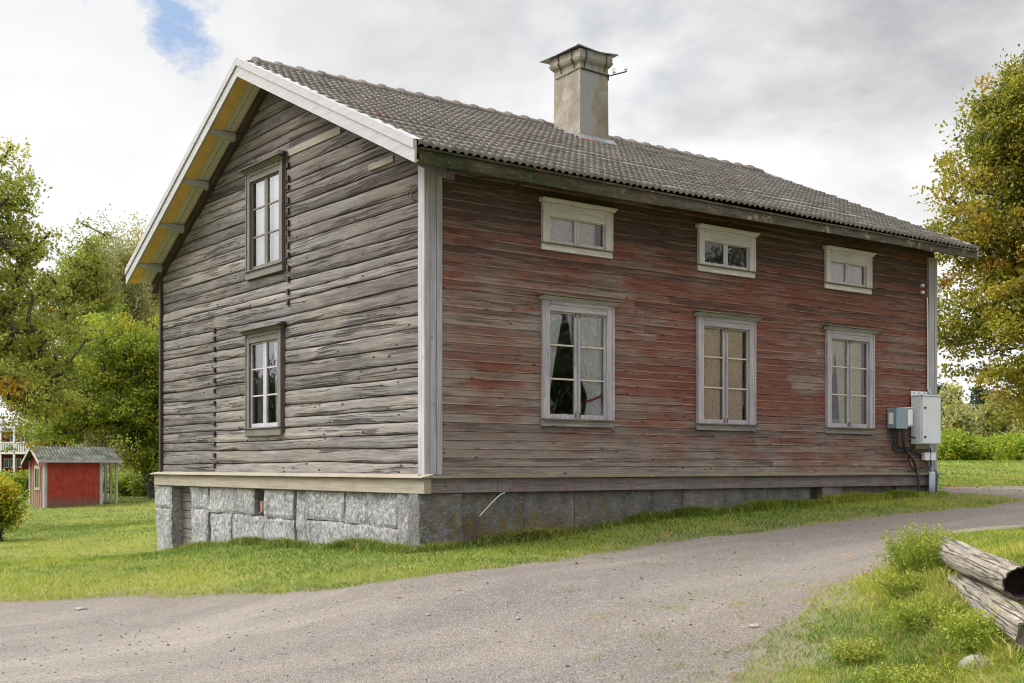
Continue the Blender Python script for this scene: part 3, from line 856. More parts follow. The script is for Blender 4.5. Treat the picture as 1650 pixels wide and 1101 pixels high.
b = MB(); b.tube([MF(xs + .06 + .05 * math.cos(t), -.10, lo + .20 + .10 * math.sin(t)) for t in np.linspace(-1.3, 4.4, 14)], .012, 6); b.build('handle', 'rubber', g_)
b = MB(); b.box((a + .03, -.06, lo + .06), (a + .10, -.045, lo + .13), M=lambda v: MF(*v)); tag(b.build('red_card', 'red_tie'), 'small red card standing on the window sill', 'card')
a, c, lo, hi, mid = WI['up0'][1]
drape('curtain', MF, -.045, a, c - .16, a, c - .16, lo, hi, 'lilac', 'lilac net curtain in the attic window nearest the corner', 6, .015)
a, c, lo, hi, mid = WI['up2'][1]
drape('curtain', MF, -.045, a, mid + .02, a, mid + .02, lo, hi, 'lilac', 'lilac net curtain in the left half of the attic window farthest right', 4, .012)
drape('curtain', MF, -.045, mid + .02, c - .03, mid + .02, c - .03, lo, hi, 'lilac', 'lilac lace curtain in the right half of the attic window farthest right', 3, .01)
a, c, lo, hi, mid = WI['g0'][1]
drape('curtain', MG, -.085, a, c, a, c, lo, hi, 'sheer_white', 'pale curtain filling the upper gable window, whitened as reflected sky', 9, .02)  # white cloth carries the sky reflection that the pane lacks
a, c, lo, hi, mid = WI['g1'][1]
drape('curtain', MG, -.085, a + .12, a + .42, a + .16, a + .34, lo, hi, 'sheer_white', 'pale curtain at the right of the lower gable window', 4, .02)
drape('curtain', MG, -.085, c - .40, c, c - .30, c, lo, hi, 'net_grey', 'pale curtain at the left of the lower gable window', 4, .02)


# ---- roof
def build_roof():
    mb = MB(); per = .1165; x0, x1 = -OX + .05, L + OXR
    nroll = int((x1 - x0) / per); per = (x1 - x0) / nroll; rp = 8
    prof = [0, .45, .82, 1., .97, .72, .15, -.12]
    slope_len = math.hypot(YR - YE0, SR * (YR - YE0)); nc = 18
    tilerand = {}
    xs = x0 + np.arange(nroll * rp + 1) * per / rp
    pz = np.array([prof[i % rp] for i in range(nroll * rp + 1)]) * .028
    cs, sn = 1 / math.hypot(1, SR), SR / math.hypot(1, SR)
    V = []; F = []; Cc = []
    nxv = len(xs)
    for k in range(nc):
        # rows: lower lip underside, lower lip top, mid, upper
        rowr = np.array([[random.random(), random.random()] for _ in range(nroll // 2 + 2)])
        til = (np.arange(nxv) // (rp * 2))
        rr = rowr[til]
        jit = (rr[:, 0] - .5) * .016; lift = (rr[:, 1] - .5) * .008
        base = len(V) * nxv
        for t, hgt in ((0., -.012), (0.0, .042), (.5, .023), (1.06, .0)):
            sdist = (k + t) * slope_len / nc + (jit if t < 1 else 0)
            y = YE0 + sdist * cs; z = ZR - SR * (YR - YE0) + sdist * sn
            hh = pz * 1.0 + hgt + (lift if t < 1 else 0) + (fbm(xs * .35, np.full(nxv, k * .35 + t * .35), 2) - .5) * .05
            V.append(np.stack([xs, y - hh * sn + 0 * xs, z + hh * cs + 0 * xs], 1))
            Cc.append(np.stack([rr[:, 0], rr[:, 1], np.zeros(nxv)], 1))
        for r in range(3):
            i = np.arange(nxv - 1) + base + r * nxv
            F.append(np.stack([i, i + 1, i + 1 + nxv, i + nxv], 1))
    # rear slope, same rolls without the fine steps
    base = len(V) * nxv
    for t in (0, 1):
        y = YR + (YE1 - YR) * t
        V.append(np.stack([xs, np.full(nxv, y), ZR - SL * (y - YR) + pz], 1)); Cc.append(np.full((nxv, 3), .5))
    i = np.arange(nxv - 1) + base; F.append(np.stack([i, i + 1, i + 1 + nxv, i + nxv], 1))
    o = fast_mesh('roof', np.concatenate(V), np.concatenate(F), np.concatenate(Cc), 'tile', house, smooth=False)
    return o


roof = build_roof()
# ridge tiles with a raised collar at every joint
b = MB(); x = -OX + .28; prev = None
k = 0
while x < L + OXR - .05:
    x2 = min(x + .365, L + OXR)
    zr = ZR + .052 + (fbm(x * .5, 4.4, 2) - .5) * .03
    r = random.random()
    for (xa, xb, ra, rb) in ((x, x2, .118, .100), (x - .025, x + .045, .138, .136)):
        def fn(s, t, xa=xa, xb=xb, ra=ra, rb=rb):
            q = math.pi * (t * 1.16 - .08); rr = ra + (rb - ra) * s
            return (xa + (xb - xa) * s, YR + rr * math.cos(q) * 1.15, zr - .05 + rr * math.sin(q) * .82)
        b.grid(2, 9, fn, (r, random.random(), 0))
        e = len(b.v)
        b.f.append(tuple(range(e - 18, e - 9))); b.f.append(tuple(range(e - 9, e))[::-1])
    x = x2; k += 1
b.build('ridge_cap', 'tile', roof, smooth=False)
# sheathing below the tiles with closed edges
for nm, ya, yb, f in (('front', YE0 + .03, YR, 1), ('rear', YR, YE1 - .02, 0)):
    b = MB()
    b.add([(-OX + .03, ya, roof_top(ya) - .05), (L + OXR - .02, ya, roof_top(ya) - .05), (L + OXR - .02, yb, roof_top(yb) - .05), (-OX + .03, yb, roof_top(yb) - .05),
           (-OX + .03, ya, roof_top(ya) - .13), (L + OXR - .02, ya, roof_top(ya) - .13), (L + OXR - .02, yb, roof_top(yb) - .13), (-OX + .03, yb, roof_top(yb) - .13)],
          [(0, 1, 2, 3), (4, 7, 6, 5), (0, 4, 5, 1), (1, 5, 6, 2), (2, 6, 7, 3), (3, 7, 4, 0)])
    b.build('sheathing', 'under', roof)
# eave fascia (sags a little) and its mossy lip
b = MB()
n = 40
def fz(x): return 5.146 + .0072 * (x + .4) + (fbm(x * .4, 2.2, 2) - .5) * .03
o0 = len(b.v)
for i in range(n + 1):
    x = -.46 + (L + OXR - .02 + .46) * i / n; zz = fz(x)
    zt_ = max(zz + .135, roof_top(YE0) - .055)
    for (yy, zq) in ((YE0 - .01, zz), (YE0 - .01, zt_ - .02), (YE0 - .034, zt_ - .016), (YE0 - .034, zt_ + .006), (YE0 + .03, zt_ + .02), (YE0 + .03, zz)):
        b.v.append((x, yy, zq)); b.c.append((.5, .5, 0))
for i in range(n):
    for q in range(6):
        a0 = o0 + i * 6 + q; b0 = o0 + i * 6 + (q + 1) % 6
        b.f.append((a0, a0 + 6, b0 + 6, b0))
b.f.append(tuple(range(o0, o0 + 6))); b.f.append(tuple(range(o0 + n * 6, o0 + n * 6 + 6))[::-1])
b.build('eave_board', 'eave', roof)
# boxed underside of the front eave
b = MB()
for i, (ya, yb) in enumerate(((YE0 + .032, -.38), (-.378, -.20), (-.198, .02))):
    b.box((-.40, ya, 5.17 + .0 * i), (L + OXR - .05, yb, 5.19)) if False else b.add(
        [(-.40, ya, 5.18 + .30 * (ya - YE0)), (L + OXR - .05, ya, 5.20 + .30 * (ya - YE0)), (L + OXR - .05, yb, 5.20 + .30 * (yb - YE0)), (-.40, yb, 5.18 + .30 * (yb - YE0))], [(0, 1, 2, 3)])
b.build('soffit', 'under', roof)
# barge boards: white face, folded top strip, yellow underside box, soffit boards
ZA = ZR + .03
for side, ye, sl in ((1, YE0 + .0, SR), (-1, YE1, SL)):
    dy = (ye - YR); L_ = abs(dy)
    def Z(y, off): return ZA - sl * abs(y - YR) + off
    b = MB(); x = -OX; bh = .265
    b.add([(x, YR, Z(YR, 0)), (x, ye, Z(ye, 0)), (x, ye, Z(ye, -bh)), (x, YR, Z(YR, -bh)),
           (x + .03, YR, Z(YR, 0)), (x + .03, ye, Z(ye, 0)), (x + .03, ye, Z(ye, -bh)), (x + .03, YR, Z(YR, -bh))],
          [(0, 1, 2, 3), (4, 7, 6, 5), (0, 4, 5, 1), (2, 6, 7, 3), (1, 5, 6, 2), (0, 3, 7, 4)])
    # upper overlapping strip
    b.add([(x - .02, YR, Z(YR, .008)), (x - .02, ye, Z(ye, .008)), (x - .02, ye, Z(ye, -.10)), (x - .02, YR, Z(YR, -.10)),
           (x - .001, YR, Z(YR, .008)), (x - .001, ye, Z(ye, .008)), (x - .001, ye, Z(ye, -.10)), (x - .001, YR, Z(YR, -.10))],
          [(0, 1, 2, 3), (4, 7, 6, 5), (0, 4, 5, 1), (2, 6, 7, 3), (1, 5, 6, 2), (0, 3, 7, 4)])
    # flashing strip on top towards the tiles
    b.add([(x - .02, YR, Z(YR, .012)), (x - .02, ye, Z(ye, .012)), (x + .13, ye, Z(ye, .022)), (x + .13, YR, Z(YR, .022)),
           (x - .02, YR, Z(YR, .010)), (x - .02, ye, Z(ye, .010)), (x + .13, ye, Z(ye, .02)), (x + .13, YR, Z(YR, .02))],
          [(0, 1, 2, 3), (4, 7, 6, 5), (0, 4, 5, 1), (2, 6, 7, 3), (1, 5, 6, 2), (0, 3, 7, 4)])
    bb = b.build('barge_board', 'barge', roof)
    yi = ye + (.02 if side > 0 else -.02)
    for nm, xa, xb, o1, o2, mt in (('barge_underside', x + .031, x + .235, -.245, -.232, 'yellow'), ('soffit', x + .245, x + .34, -.222, -.21, 'soffit'), ('soffit', x + .35, x + .435, -.222, -.21, 'soffit'), ('soffit', x + .442, -.03, -.222, -.21, 'soffit'),
                                   ('verge_beam', -.075, .05, -.40, -.225, 'darkwood')):
        b = MB()
        b.add([(xa, YR, Z(YR, o1)), (xa, yi, Z(yi, o1)), (xb, yi, Z(yi, o1)), (xb, YR, Z(YR, o1)),
               (xa, YR, Z(YR, o2)), (xa, yi, Z(yi, o2)), (xb, yi, Z(yi, o2)), (xb, YR, Z(YR, o2))],
              [(0, 1, 2, 3), (4, 7, 6, 5), (0, 4, 5, 1), (2, 6, 7, 3), (1, 5, 6, 2), (0, 3, 7, 4)])
        if nm == 'verge_beam':
            b.v = [v if not (side > 0 and v[1] < .0 and False) else v for v in b.v]
        b.build(nm, mt, roof)
    for t in (1.09, 2.16, 3.20, 4.22):
        y = YR - side * t; b = MB()
        if y < -.3: continue
        zc = Z(y, -.24)
        b.prism([(-.075, zc - .10), (-OX + .16, zc - .055), (-OX + .045, zc - .03), (-OX + .045, zc - .005), (-.075, zc - .005)], y - .04, y + .04, lambda v: (v[1], v[0], v[2] + Z(v[0], 0) - Z(y, 0)))
        b.build('bracket', 'greywood', roof, bevel=.004)
# far verge strip
b = MB()
b.add([(L + OXR - .03, YE0, roof_top(YE0) + .05), (L + OXR + .04, YE0, roof_top(YE0) + .05), (L + OXR + .04, YR, ZR + .06), (L + OXR - .03, YR, ZR + .06),
       (L + OXR - .03, YE0, roof_top(YE0) - .12), (L + OXR + .04, YE0, roof_top(YE0) - .12), (L + OXR + .04, YR, ZR - .1), (L + OXR - .03, YR, ZR - .1)],
      [(0, 1, 2, 3), (4, 7, 6, 5), (0, 4, 5, 1), (1, 5, 6, 2), (2, 6, 7, 3), (3, 7, 4, 0)])
b.build('barge_board', 'greywood', roof)

# ---- chimney
cx0, cx1, cy0, cy1 = 5.41, 6.05, 3.43, 4.14
cb = MB()
def shaft(z0, z1, e0, e1, nz):
    for side in range(4):
        def fn(s, t):
            e = e0 + (e1 - e0) * t; z = z0 + (z1 - z0) * t
            q = [(cx0 - e + (cx1 - cx0 + 2 * e) * s, cy0 - e), (cx1 + e, cy0 - e + (cy1 - cy0 + 2 * e) * s), (cx1 + e - (cx1 - cx0 + 2 * e) * s, cy1 + e), (cx0 - e, cy1 + e - (cy1 - cy0 + 2 * e) * s)][side]
            w = (fbm(s * 3 + side * 9, z * 3, 3) - .5) * .02 * (0 if s in (0, 1) else 1)
            nx, ny = ((0, -1), (1, 0), (0, 1), (-1, 0))[side]
            return (q[0] + nx * w, q[1] + ny * w, z)
        cb.grid(9, nz, fn, (.5, 1. if side == 0 else 0., 0))
shaft(6.9, 8.575, .012, 0, 16)
for (z0, z1, e0, e1) in ((8.575, 8.60, 0, .012), (8.60, 8.63, .012, .045), (8.63, 8.675, .045, .066), (8.675, 8.69, .066, .068), (8.69, 8.695, .068, .056), (8.695, 8.81, .056, .058)): shaft(z0, z1, e0, e1, 2)
cb.add([(cx0, cy0, 8.805), (cx1, cy0, 8.805), (cx1, cy1, 8.805), (cx0, cy1, 8.805)], [(0, 1, 2, 3)])
chim = cb.build('chimney', 'plaster', house, bevel=0)
b = MB()
def capf(s, t):
    x = cx0 - .13 + (cx1 - cx0 + .30) * s; y = cy0 - .09 + (cy1 - cy0 + .36) * t
    return (x, y, 8.825 + .05 * math.sin(math.pi * s) * 0 + .03 * (s * 2 - 1) ** 2 * (1 - t) + .035 * (t - .4) ** 2 + .02 * math.sin(s * 9) * .3)
b.grid(10, 10, capf); nb = len(b.v)
b.v += [(x, y, z - .018) for x, y, z in b.v]; b.c += b.c[:nb]; b.f += [tuple(i + nb for i in f[::-1]) for f in b.f]
def rim(idx):
    for i, j in zip(idx[:-1], idx[1:]): b.f.append((i, j, j + nb, i + nb))
rim([i * 10 for i in range(10)]); rim([i * 10 + 9 for i in range(10)]); rim(list(range(10))); rim(list(range(90, 100)))
b.tube([(cx0 + .02, cy0 + .02, 8.83), (cx0 + .02, cy0 + .02, 8.91)], .008, 6)
b.build('chimney_cap', 'capmetal', chim)
for side, ts in ((0, (.14, .86)), (3, (.22, .72))):
    for t in ts:
        pts = []
        for z, e in ((8.82, .068), (8.69, .078), (8.66, .076), (8.62, .048), (8.58, .016), (8.52, .010)):
            pts.append((cx0 + (cx1 - cx0) * t, cy0 - e, z) if side == 0 else (cx0 - e, cy0 + (cy1 - cy0) * t, z))
        b = MB(); b.tube(pts, .009, 6); b.build('iron_strap', 'iron', chim)
b = MB(); zb0 = 8.47
b.tube([(cx0 + .02, cy0 - .012, zb0 + .02), (cx1 + .01, cy0 - .012, zb0), (cx1 + .30, cy0 - .16, zb0 + .10)], .013, 6)
b.tube([(cx1 + .0, cy0 - .014, zb0 + .03), (cx1 + .0, cy0 - .014, zb0 - .08)], .012, 6)
b.tube([(cx0 - .012, cy0 + .0, zb0 + .02), (cx0 - .012, cy1 - .05, zb0 - .02)], .006, 6)
br = b.build('iron_bracket', 'iron', chim)
for t in (.30, .96):
    q = np.array([cx1 + .01 + .29 * t, cy0 - .012 - .148 * t, zb0 + .10 * t]); b = MB()
    b.tube([q, q + [0, 0, .03]], .007, 6); b.tube([q + [0, 0, z] for z in (.03, .05, .055, .075, .08, .11, .125)], [.028, .033, .024, .028, .020, .024, .008], 10); b.build('insulator', 'porcelain', br, smooth=True)
b = MB()
for (p0, p1, p2, p3) in (((cx0 - .10, cy0 - .12), (cx1 + .12, cy0 - .12), (cx1 + .12, cy0 + .0), (cx0 - .10, cy0 + .0)), ((cx0 - .10, cy0 - .0), (cx0 + .0, cy0 - .0), (cx0 + .0, cy1 + .02), (cx0 - .10, cy1 + .02))):
    q = [(p[0], p[1], roof_top(p[1]) + .065 + (.05 if (p[1] >= cy0 and p0[1] < cy0 - .05) else 0)) for p in (p0, p1, p2, p3)]
    b.add(q + [(x, y, z - .02) for x, y, z in q], [(0, 1, 2, 3), (0, 4, 5, 1), (1, 5, 6, 2), (2, 6, 7, 3), (3, 7, 4, 0)])
b.box((cx0 - .006, cy0 - .012, roof_top(cy0) + .05), (cx1 + .012, cy0 - .004, roof_top(cy0) + .16)) if False else None
b.build('flashing', 'zinc', chim)
b = MB(); q = [(cx0 - .12, cy0 - .19), (cx0 + .16, cy0 - .26), (cx0 + .22, cy0 - .12), (cx0 - .11, cy0 - .08)]
b.add([(x, y, roof_top(y) + .066) for x, y in q] + [(x, y, roof_top(y) + .03) for x, y in q], [(0, 1, 2, 3), (0, 4, 5, 1), (1, 5, 6, 2), (2, 6, 7, 3), (3, 7, 4, 0)]); b.build('red_tin_patch', 'redtin', chim)

# two porcelain insulators on the front wall near the far corner
for py in (461, 472):
    x, z = front(1480.5, py); b = MB()
    b.tube([MF(x, 0, z), MF(x, .06, z)], .008, 6); b.tube([MF(x, q, z + .0) for q in (.05, .06, .075, .08, .10, .11)], [.03, .034, .026, .03, .026, .008], 10)
    b.build('insulator', 'porcelain', house, smooth=True)

# ------------------------------------------------------------------ terrain
CP = [(0, 0, .58), (1.8, -.05, .66), (3.24, -.05, .82), (6.5, 0, .96), (10.8, 0, 1.12), (0, 2.5, .47), (-.02, 5.1, .39), (-.05, 7.6, .12), (0, 8.9, .10), (-1.2, 8.2, .06),
      (5, 12, .6), (11.5, 8.8, 1.2), (5, 4, .8), (-8.2, -12.6, 0), (-12, -16, -.1), (-3, -20, .1)]


def cp(px, py, d):
    q = P(px, py, d); CP.append(tuple(q))


for a in [(825, 1101, 9.), (0, 978, 13.9), (640, 936, 12.4), (0, 1101, 9.), (1100, 872, 14.9), (1500, 831, 17.), (1650, 812, 20.), (1190, 1101, 8.6), (1440, 915, 11.8), (1100, 960, 11.),
          (300, 1000, 12.5), (400, 900, 16.), (100, 900, 22.), (130, 815, 46.), (250, 838, 36.), (1400, 1000, 9.7), (1600, 1060, 7.6), (1480, 905, 11.6), (1560, 868, 12.6), (1650, 858, 12.6),
          (1640, 900, 9.6), (1720, 960, 7.4), (1400, 1101, 8.), (1640, 1090, 6.9), (1580, 785, 27.), (1580, 752, 42.), (1700, 748, 45.), (1400, 850, 16.), (900, 900, 14.), (20, 768, 100.), (-500, 900, 20.), (1590, 940, 9.3), (1900, 860, 12.),
          (1900, 760, 40.), (200, 780, 75.)]: cp(*a)
for t in range(8):
    a = t * math.pi / 4; CP.append((260 * math.cos(a), 260 * math.sin(a), 2.2))
CP = np.array(CP)


def _tps(r2): return np.where(r2 > 1e-12, r2 * np.log(np.maximum(r2, 1e-12)) * .5, 0)


def _solve():
    x = CP[:, :2] / 20; n = len(x)
    K = _tps(((x[:, None] - x[None]) ** 2).sum(-1)) + np.eye(n) * .0006
    Q = np.hstack([np.ones((n, 1)), x])
    A = np.block([[K, Q], [Q.T, np.zeros((3, 3))]])
    return x, np.linalg.solve(A, np.concatenate([CP[:, 2], np.zeros(3)]))


_tx, _tw = _solve()


def H(x, y):
    x = np.asarray(x, float); y = np.asarray(y, float); sh = x.shape; q = np.stack([x.ravel(), y.ravel()], 1) / 20
    out = np.empty(len(q))
    for i in range(0, len(q), 50000):
        p = q[i:i + 50000]; k = _tps(((p[:, None] - _tx[None]) ** 2).sum(-1))
        out[i:i + 50000] = k @ _tw[:-3] + _tw[-3] + p @ _tw[-2:]
    return np.clip(out, -1.2, 3.).reshape(sh)


def gx(px, py, dmin=2., dmax=300.):
    """where the sight line through a photo pixel meets the terrain"""
    d = np.geomspace(dmin, dmax, 600)
    q = CAM[None] + d[:, None] * (FV + (px - 825) / FPX * RV + (751 - py) / FPX * ZV)[None]
    k = np.argmax(q[:, 2] < H(q[:, 0], q[:, 1]))
    return q[k]


def axis(lo, hi, step, far):
    a = list(np.arange(lo, hi, step)); s = step
    x = a[-1]
    while x < far: s *= 1.25; x += s; a.append(x)
    x = lo; s = step; pre = []
    while x > -far: s *= 1.25; x -= s; pre.append(x)
    return np.array(pre[::-1] + a)


ax, ay = axis(-22, 26, .3, 700), axis(-20, 26, .3, 700)
gxx, gyy = np.meshgrid(ax, ay, indexing='ij')
gzz = H(gxx, gyy)
# small hollow in front of the cellar hatch
gzz -= .12 * np.exp(-((gxx + .5) ** 2 + (gyy - 8.3) ** 2) / .5)
i, j = np.meshgrid(np.arange(len(ax) - 1), np.arange(len(ay) - 1), indexing='ij'); k = i * len(ay) + j
gf = np.stack([k, k + len(ay), k + len(ay) + 1, k + 1], -1).reshape(-1, 4)
ground = fast_mesh('lawn_ground', np.stack([gxx, gyy, gzz], -1).reshape(-1, 3), gf, np.full((gxx.size, 3), .5), 'ground', None, True)
tag(ground, kind='structure')


def HB(x, y):
    """height on the built ground mesh (bilinear)"""
    i = np.clip(np.searchsorted(ax, x) - 1, 0, len(ax) - 2); j = np.clip(np.searchsorted(ay, y) - 1, 0, len(ay) - 2)
    u = (x - ax[i]) / (ax[i + 1] - ax[i]); v = (y - ay[j]) / (ay[j + 1] - ay[j])
    return gzz[i, j] * (1 - u) * (1 - v) + gzz[i + 1, j] * u * (1 - v) + gzz[i, j + 1] * (1 - u) * v + gzz[i + 1, j + 1] * u * v


def HP(p): return float(HB(np.array([p[0]]), np.array([p[1]]))[0])


def inpoly(x, y, poly):
    c = np.zeros(x.shape, bool); n = len(poly)
    for i in range(n):
        x0, y0 = poly[i]; x1, y1 = poly[(i + 1) % n]
        hit = ((y0 > y) != (y1 > y)) & (x < (x1 - x0) * (y - y0) / (y1 - y0 + 1e-12) + x0)
        c ^= hit
    return c


road_px = [(-500, 992), (-200, 984), (0, 977), (200, 962), (400, 956), (560, 946), (640, 937), (760, 922), (900, 904), (1000, 889), (1100, 873), (1250, 856), (1400, 838), (1518, 825), (1612, 815.5), (1668, 808),
           (1600, 799), (1508, 797), (1508, 785.5), (1580, 785), (1650, 784.5), (1900, 784), (2100, 800), (1900, 840), (1650, 850), (1530, 862), (1450, 905), (1420, 918), (1335, 952), (1290, 985), (1230, 1040), (1175, 1101)]
ROAD = [tuple(gx(*p)[:2]) for p in road_px]
ROAD += [tuple((CAM + RV * 1.2 + FV * 4)[:2]), tuple((CAM + RV * 1. - FV * 7)[:2]), tuple((CAM - RV * 14 - FV * 7)[:2]), tuple((CAM - RV * 18 + FV * 6)[:2])]


def on_road(x, y, j=.0):
    if j:
        x = x + (fbm(x * 1.1, y * 1.1, 4) - .5) * j * 2; y = y + (fbm(x * 1.1 + 40, y * 1.1 + 40, 4) - .5) * j * 2
    return inpoly(x, y, ROAD)


_bd = []
for _i in range(len(ROAD)):
    _a, _b2 = np.array(ROAD[_i]), np.array(ROAD[(_i + 1) % len(ROAD)]); _n = max(1, int(np.linalg.norm(_b2 - _a) / .2)); _n = min(_n, 90)
    _bd += [_a + (_b2 - _a) * t / _n for t in range(_n)]
_bd = np.array(_bd)


def edge_dist(x, y):
    x = x + (fbm(x * 1.1, y * 1.1, 4) - .5) * .6; y = y + (fbm(x * 1.1 + 40, y * 1.1 + 40, 4) - .5) * .6
    out = np.empty(x.size)
    for i in range(0, x.size, 20000):
        out[i:i + 20000] = np.sqrt(((x.ravel()[i:i + 20000, None] - _bd[None, :, 0]) ** 2 + (y.ravel()[i:i + 20000, None] - _bd[None, :, 1]) ** 2).min(1))
    return out.reshape(x.shape)


# bare earth shows in the ground sheet near the gravel
_ed = np.where(on_road(gxx, gyy), 0., edge_dist(gxx, gyy)); _gc = ground.data.color_attributes['col']
_cc = np.ones((gxx.size, 4), np.float32); _wd = np.clip((((gxx - CAM[0]) * RV[0] + (gyy - CAM[1]) * RV[1]) / np.maximum((gxx - CAM[0]) * FV[0] + (gyy - CAM[1]) * FV[1], 1) - .02) * 6, 0, 1).ravel()
_cc[:, 0] = np.exp(-(_ed.ravel() / (.28 + .45 * _wd)) ** 2); _gc.data.foreach_set('color', _cc.ravel())

st = .09
rx, ry = np.arange(-30, 34, st), np.arange(-22, 22, st)
RX, RY = np.meshgrid(rx, ry, indexing='ij')
keep = on_road(RX + st / 2, RY + st / 2, .28)
kf = keep[:-1, :-1]
rel = (RX - CAM[0]) * FV[0] + (RY - CAM[1]) * FV[1]; lat = (RX - CAM[0]) * RV[0] + (RY - CAM[1]) * RV[1]
kf &= ((rel > -8) & (np.abs(lat) < 4 + .62 * np.maximum(rel, 8)))[:-1, :-1]
i, j = np.nonzero(kf); k = i * len(ry) + j
rf = np.stack([k, k + len(ry), k + len(ry) + 1, k + 1], 1)
used = np.unique(rf); mp = np.zeros(RX.size, int); mp[used] = np.arange(len(used))
rv = np.stack([RX.ravel()[used], RY.ravel()[used]], 1)
E = np.sort(np.concatenate([np.stack([mp[rf][:, q], mp[rf][:, (q + 1) % 4]], 1) for q in range(4)]), 1)
Eu, Ec = np.unique(E, axis=0, return_counts=True); be = Eu[Ec == 1]
isb = np.zeros(len(rv), bool); isb[be.ravel()] = True
for _it in range(5):
    acc = np.zeros_like(rv); ct = np.zeros(len(rv))
    for a_, c_ in ((0, 1), (1, 0)): np.add.at(acc, be[:, a_], rv[be[:, c_]]); np.add.at(ct, be[:, a_], 1)
    rv = np.where(isb[:, None], .4 * rv + .6 * acc / np.maximum(ct, 1)[:, None], rv)
rz = HB(rv[:, 0], rv[:, 1]) + np.where(isb, -.012, .012) + (fbm(rv[:, 0] * .7, rv[:, 1] * 1.6, 4) - .5) * .016
road = fast_mesh('gravel_road', np.column_stack([rv, rz]), mp[rf], np.column_stack([np.exp(-edge_dist(rv[:, 0], rv[:, 1]) / .45)] * 3), 'gravel', None, True)
tag(road, kind='structure')


def scatter(n, dmin, dmax, wide=.50, pw=1.):
    """random ground points spread around the viewpoint, thinning with distance"""
    u = rng.random(n)
    d = dmin * (dmax / dmin) ** (u ** pw)
    a = (rng.random(n) * 2 - 1) * wide
    p = CAM[None, :2] + d[:, None] * (FV[None, :2] + a[:, None] * RV[None, :2])
    return p, d


def in_house(x, y, m=0.): return (x > -.07 - m) & (x < L + .05 + m) & (y > -.02 - m) & (y < W + .1 + m)


# stones of the gravel
def stones(n):
    p, d = scatter(n, 7.5, 24., .5)
    ok = on_road(p[:, 0], p[:, 1], .3); p = p[ok]; d = d[ok]; n = len(p)
    s = (.003 + .007 * rng.random(n) ** 3) * (1 + d / 22) ; big = rng.random(n) < .006; s[big] *= 2.0
    base = np.array([[1, 0, 0], [0, 1, 0], [-1, 0, 0], [0, -1, 0], [0, 0, .8], [0, 0, -.8]], float)
    fc = np.array([[0, 1, 4], [1, 2, 4], [2, 3, 4], [3, 0, 4], [1, 0, 5], [2, 1, 5], [3, 2, 5], [0, 3, 5]])
    sc = s[:, None, None] * (.6 + .8 * rng.random((n, 6, 1)))
    ang = rng.random(n) * 6.28; ca, sa = np.cos(ang), np.sin(ang)
    v = base[None] * sc; v = np.stack([v[..., 0] * ca[:, None] - v[..., 1] * sa[:, None], v[..., 0] * sa[:, None] + v[..., 1] * ca[:, None], v[..., 2] * .7], -1)
    v += np.stack([p[:, 0], p[:, 1], HB(p[:, 0], p[:, 1]) + .014 + s * .2], 1)[:, None]
    f = (fc[None] + (np.arange(n) * 6)[:, None, None]).reshape(-1, 3)
    o = fast_mesh('gravel_stones', v.reshape(-1, 3), f, np.repeat(rng.random((n, 3)), 6, 0), 'pebble')
    tag(o, 'loose grey pebbles lying on the gravel drive', 'gravel', kind='stuff')


_m = MT('pebble'); _r, _g, _b = _m.attr()
MAT['pebble'] = _m.pbr(_m.ramp(_r, [(0, (.12, .105, .094)), (.5, (.20, .172, .15)), (1, (.30, .27, .24))]), .9, None, .2)
stones(6500)


# ------------------------------------------------------------------ grass
def blades(name, p, h, w, lean, col, label, cat, seg=1, zoff=0.):
    n = len(p); z = HB(p[:, 0], p[:, 1]) + zoff
    a = rng.random(n) * 6.283; b = rng.random(n) * 6.283
    dx, dy = np.cos(a) * w * .5, np.sin(a) * w * .5
    lx, ly = np.cos(b) * lean * h, np.sin(b) * lean * h
    B = np.stack([p[:, 0], p[:, 1], z - .004], 1); D = np.stack([dx, dy, 0 * dx], 1)
    if seg == 1:
        T = B + np.stack([lx, ly, h], 1)
        V = np.stack([B - D, B + D, T], 1).reshape(-1, 3); F = np.arange(n * 3).reshape(-1, 3); k = 3
    else:
        Mi = B + np.stack([lx * .3, ly * .3, h * .62], 1); T = B + np.stack([lx * 1.1, ly * 1.1, h * (1. - .25 * np.minimum(lean, 1.5))], 1)
        V = np.stack([B - D, B + D, Mi - D * .8, Mi + D * .8, T - D * .12, T + D * .12], 1).reshape(-1, 3)
        o = (np.arange(n) * 6)[:, None]
        F = np.concatenate([o + np.array([[0, 1, 3, 2]]), o + np.array([[2, 3, 5, 4]])]); k = 6
    ob = fast_mesh(name, V, F, np.repeat(col, k, 0), 'blade')
    return tag(ob, label, cat, kind='stuff')


def lawn_col(p, bright=0.):
    n = len(p)
    big = fbm(p[:, 0] * .22, p[:, 1] * .22, 4); mid = fbm(p[:, 0] * 1.3, p[:, 1] * 1.3, 4)
    left = np.clip((-(p[:, 0] + 1.5)) / 5, 0, 1)          # the wide lawn beyond the gable is yellower, and brightened in colour as if sunlit
    r = np.clip((big - .5) * 2.0 + (mid - .5) * 2.2 + (fbm(p[:, 0] * 6, p[:, 1] * 6, 2) - .5) * .9 + .34 + .48 * left + bright, 0, 1)
    dry = np.clip((fbm(p[:, 0] * .9 + 31, p[:, 1] * .9, 4) - .60) * 4, 0, 1) * .6
    dry = np.maximum(dry * (.4 + .6 * left), (rng.random(n) < .05) * .7)
    return np.stack([r, rng.random(n), dry], 1)


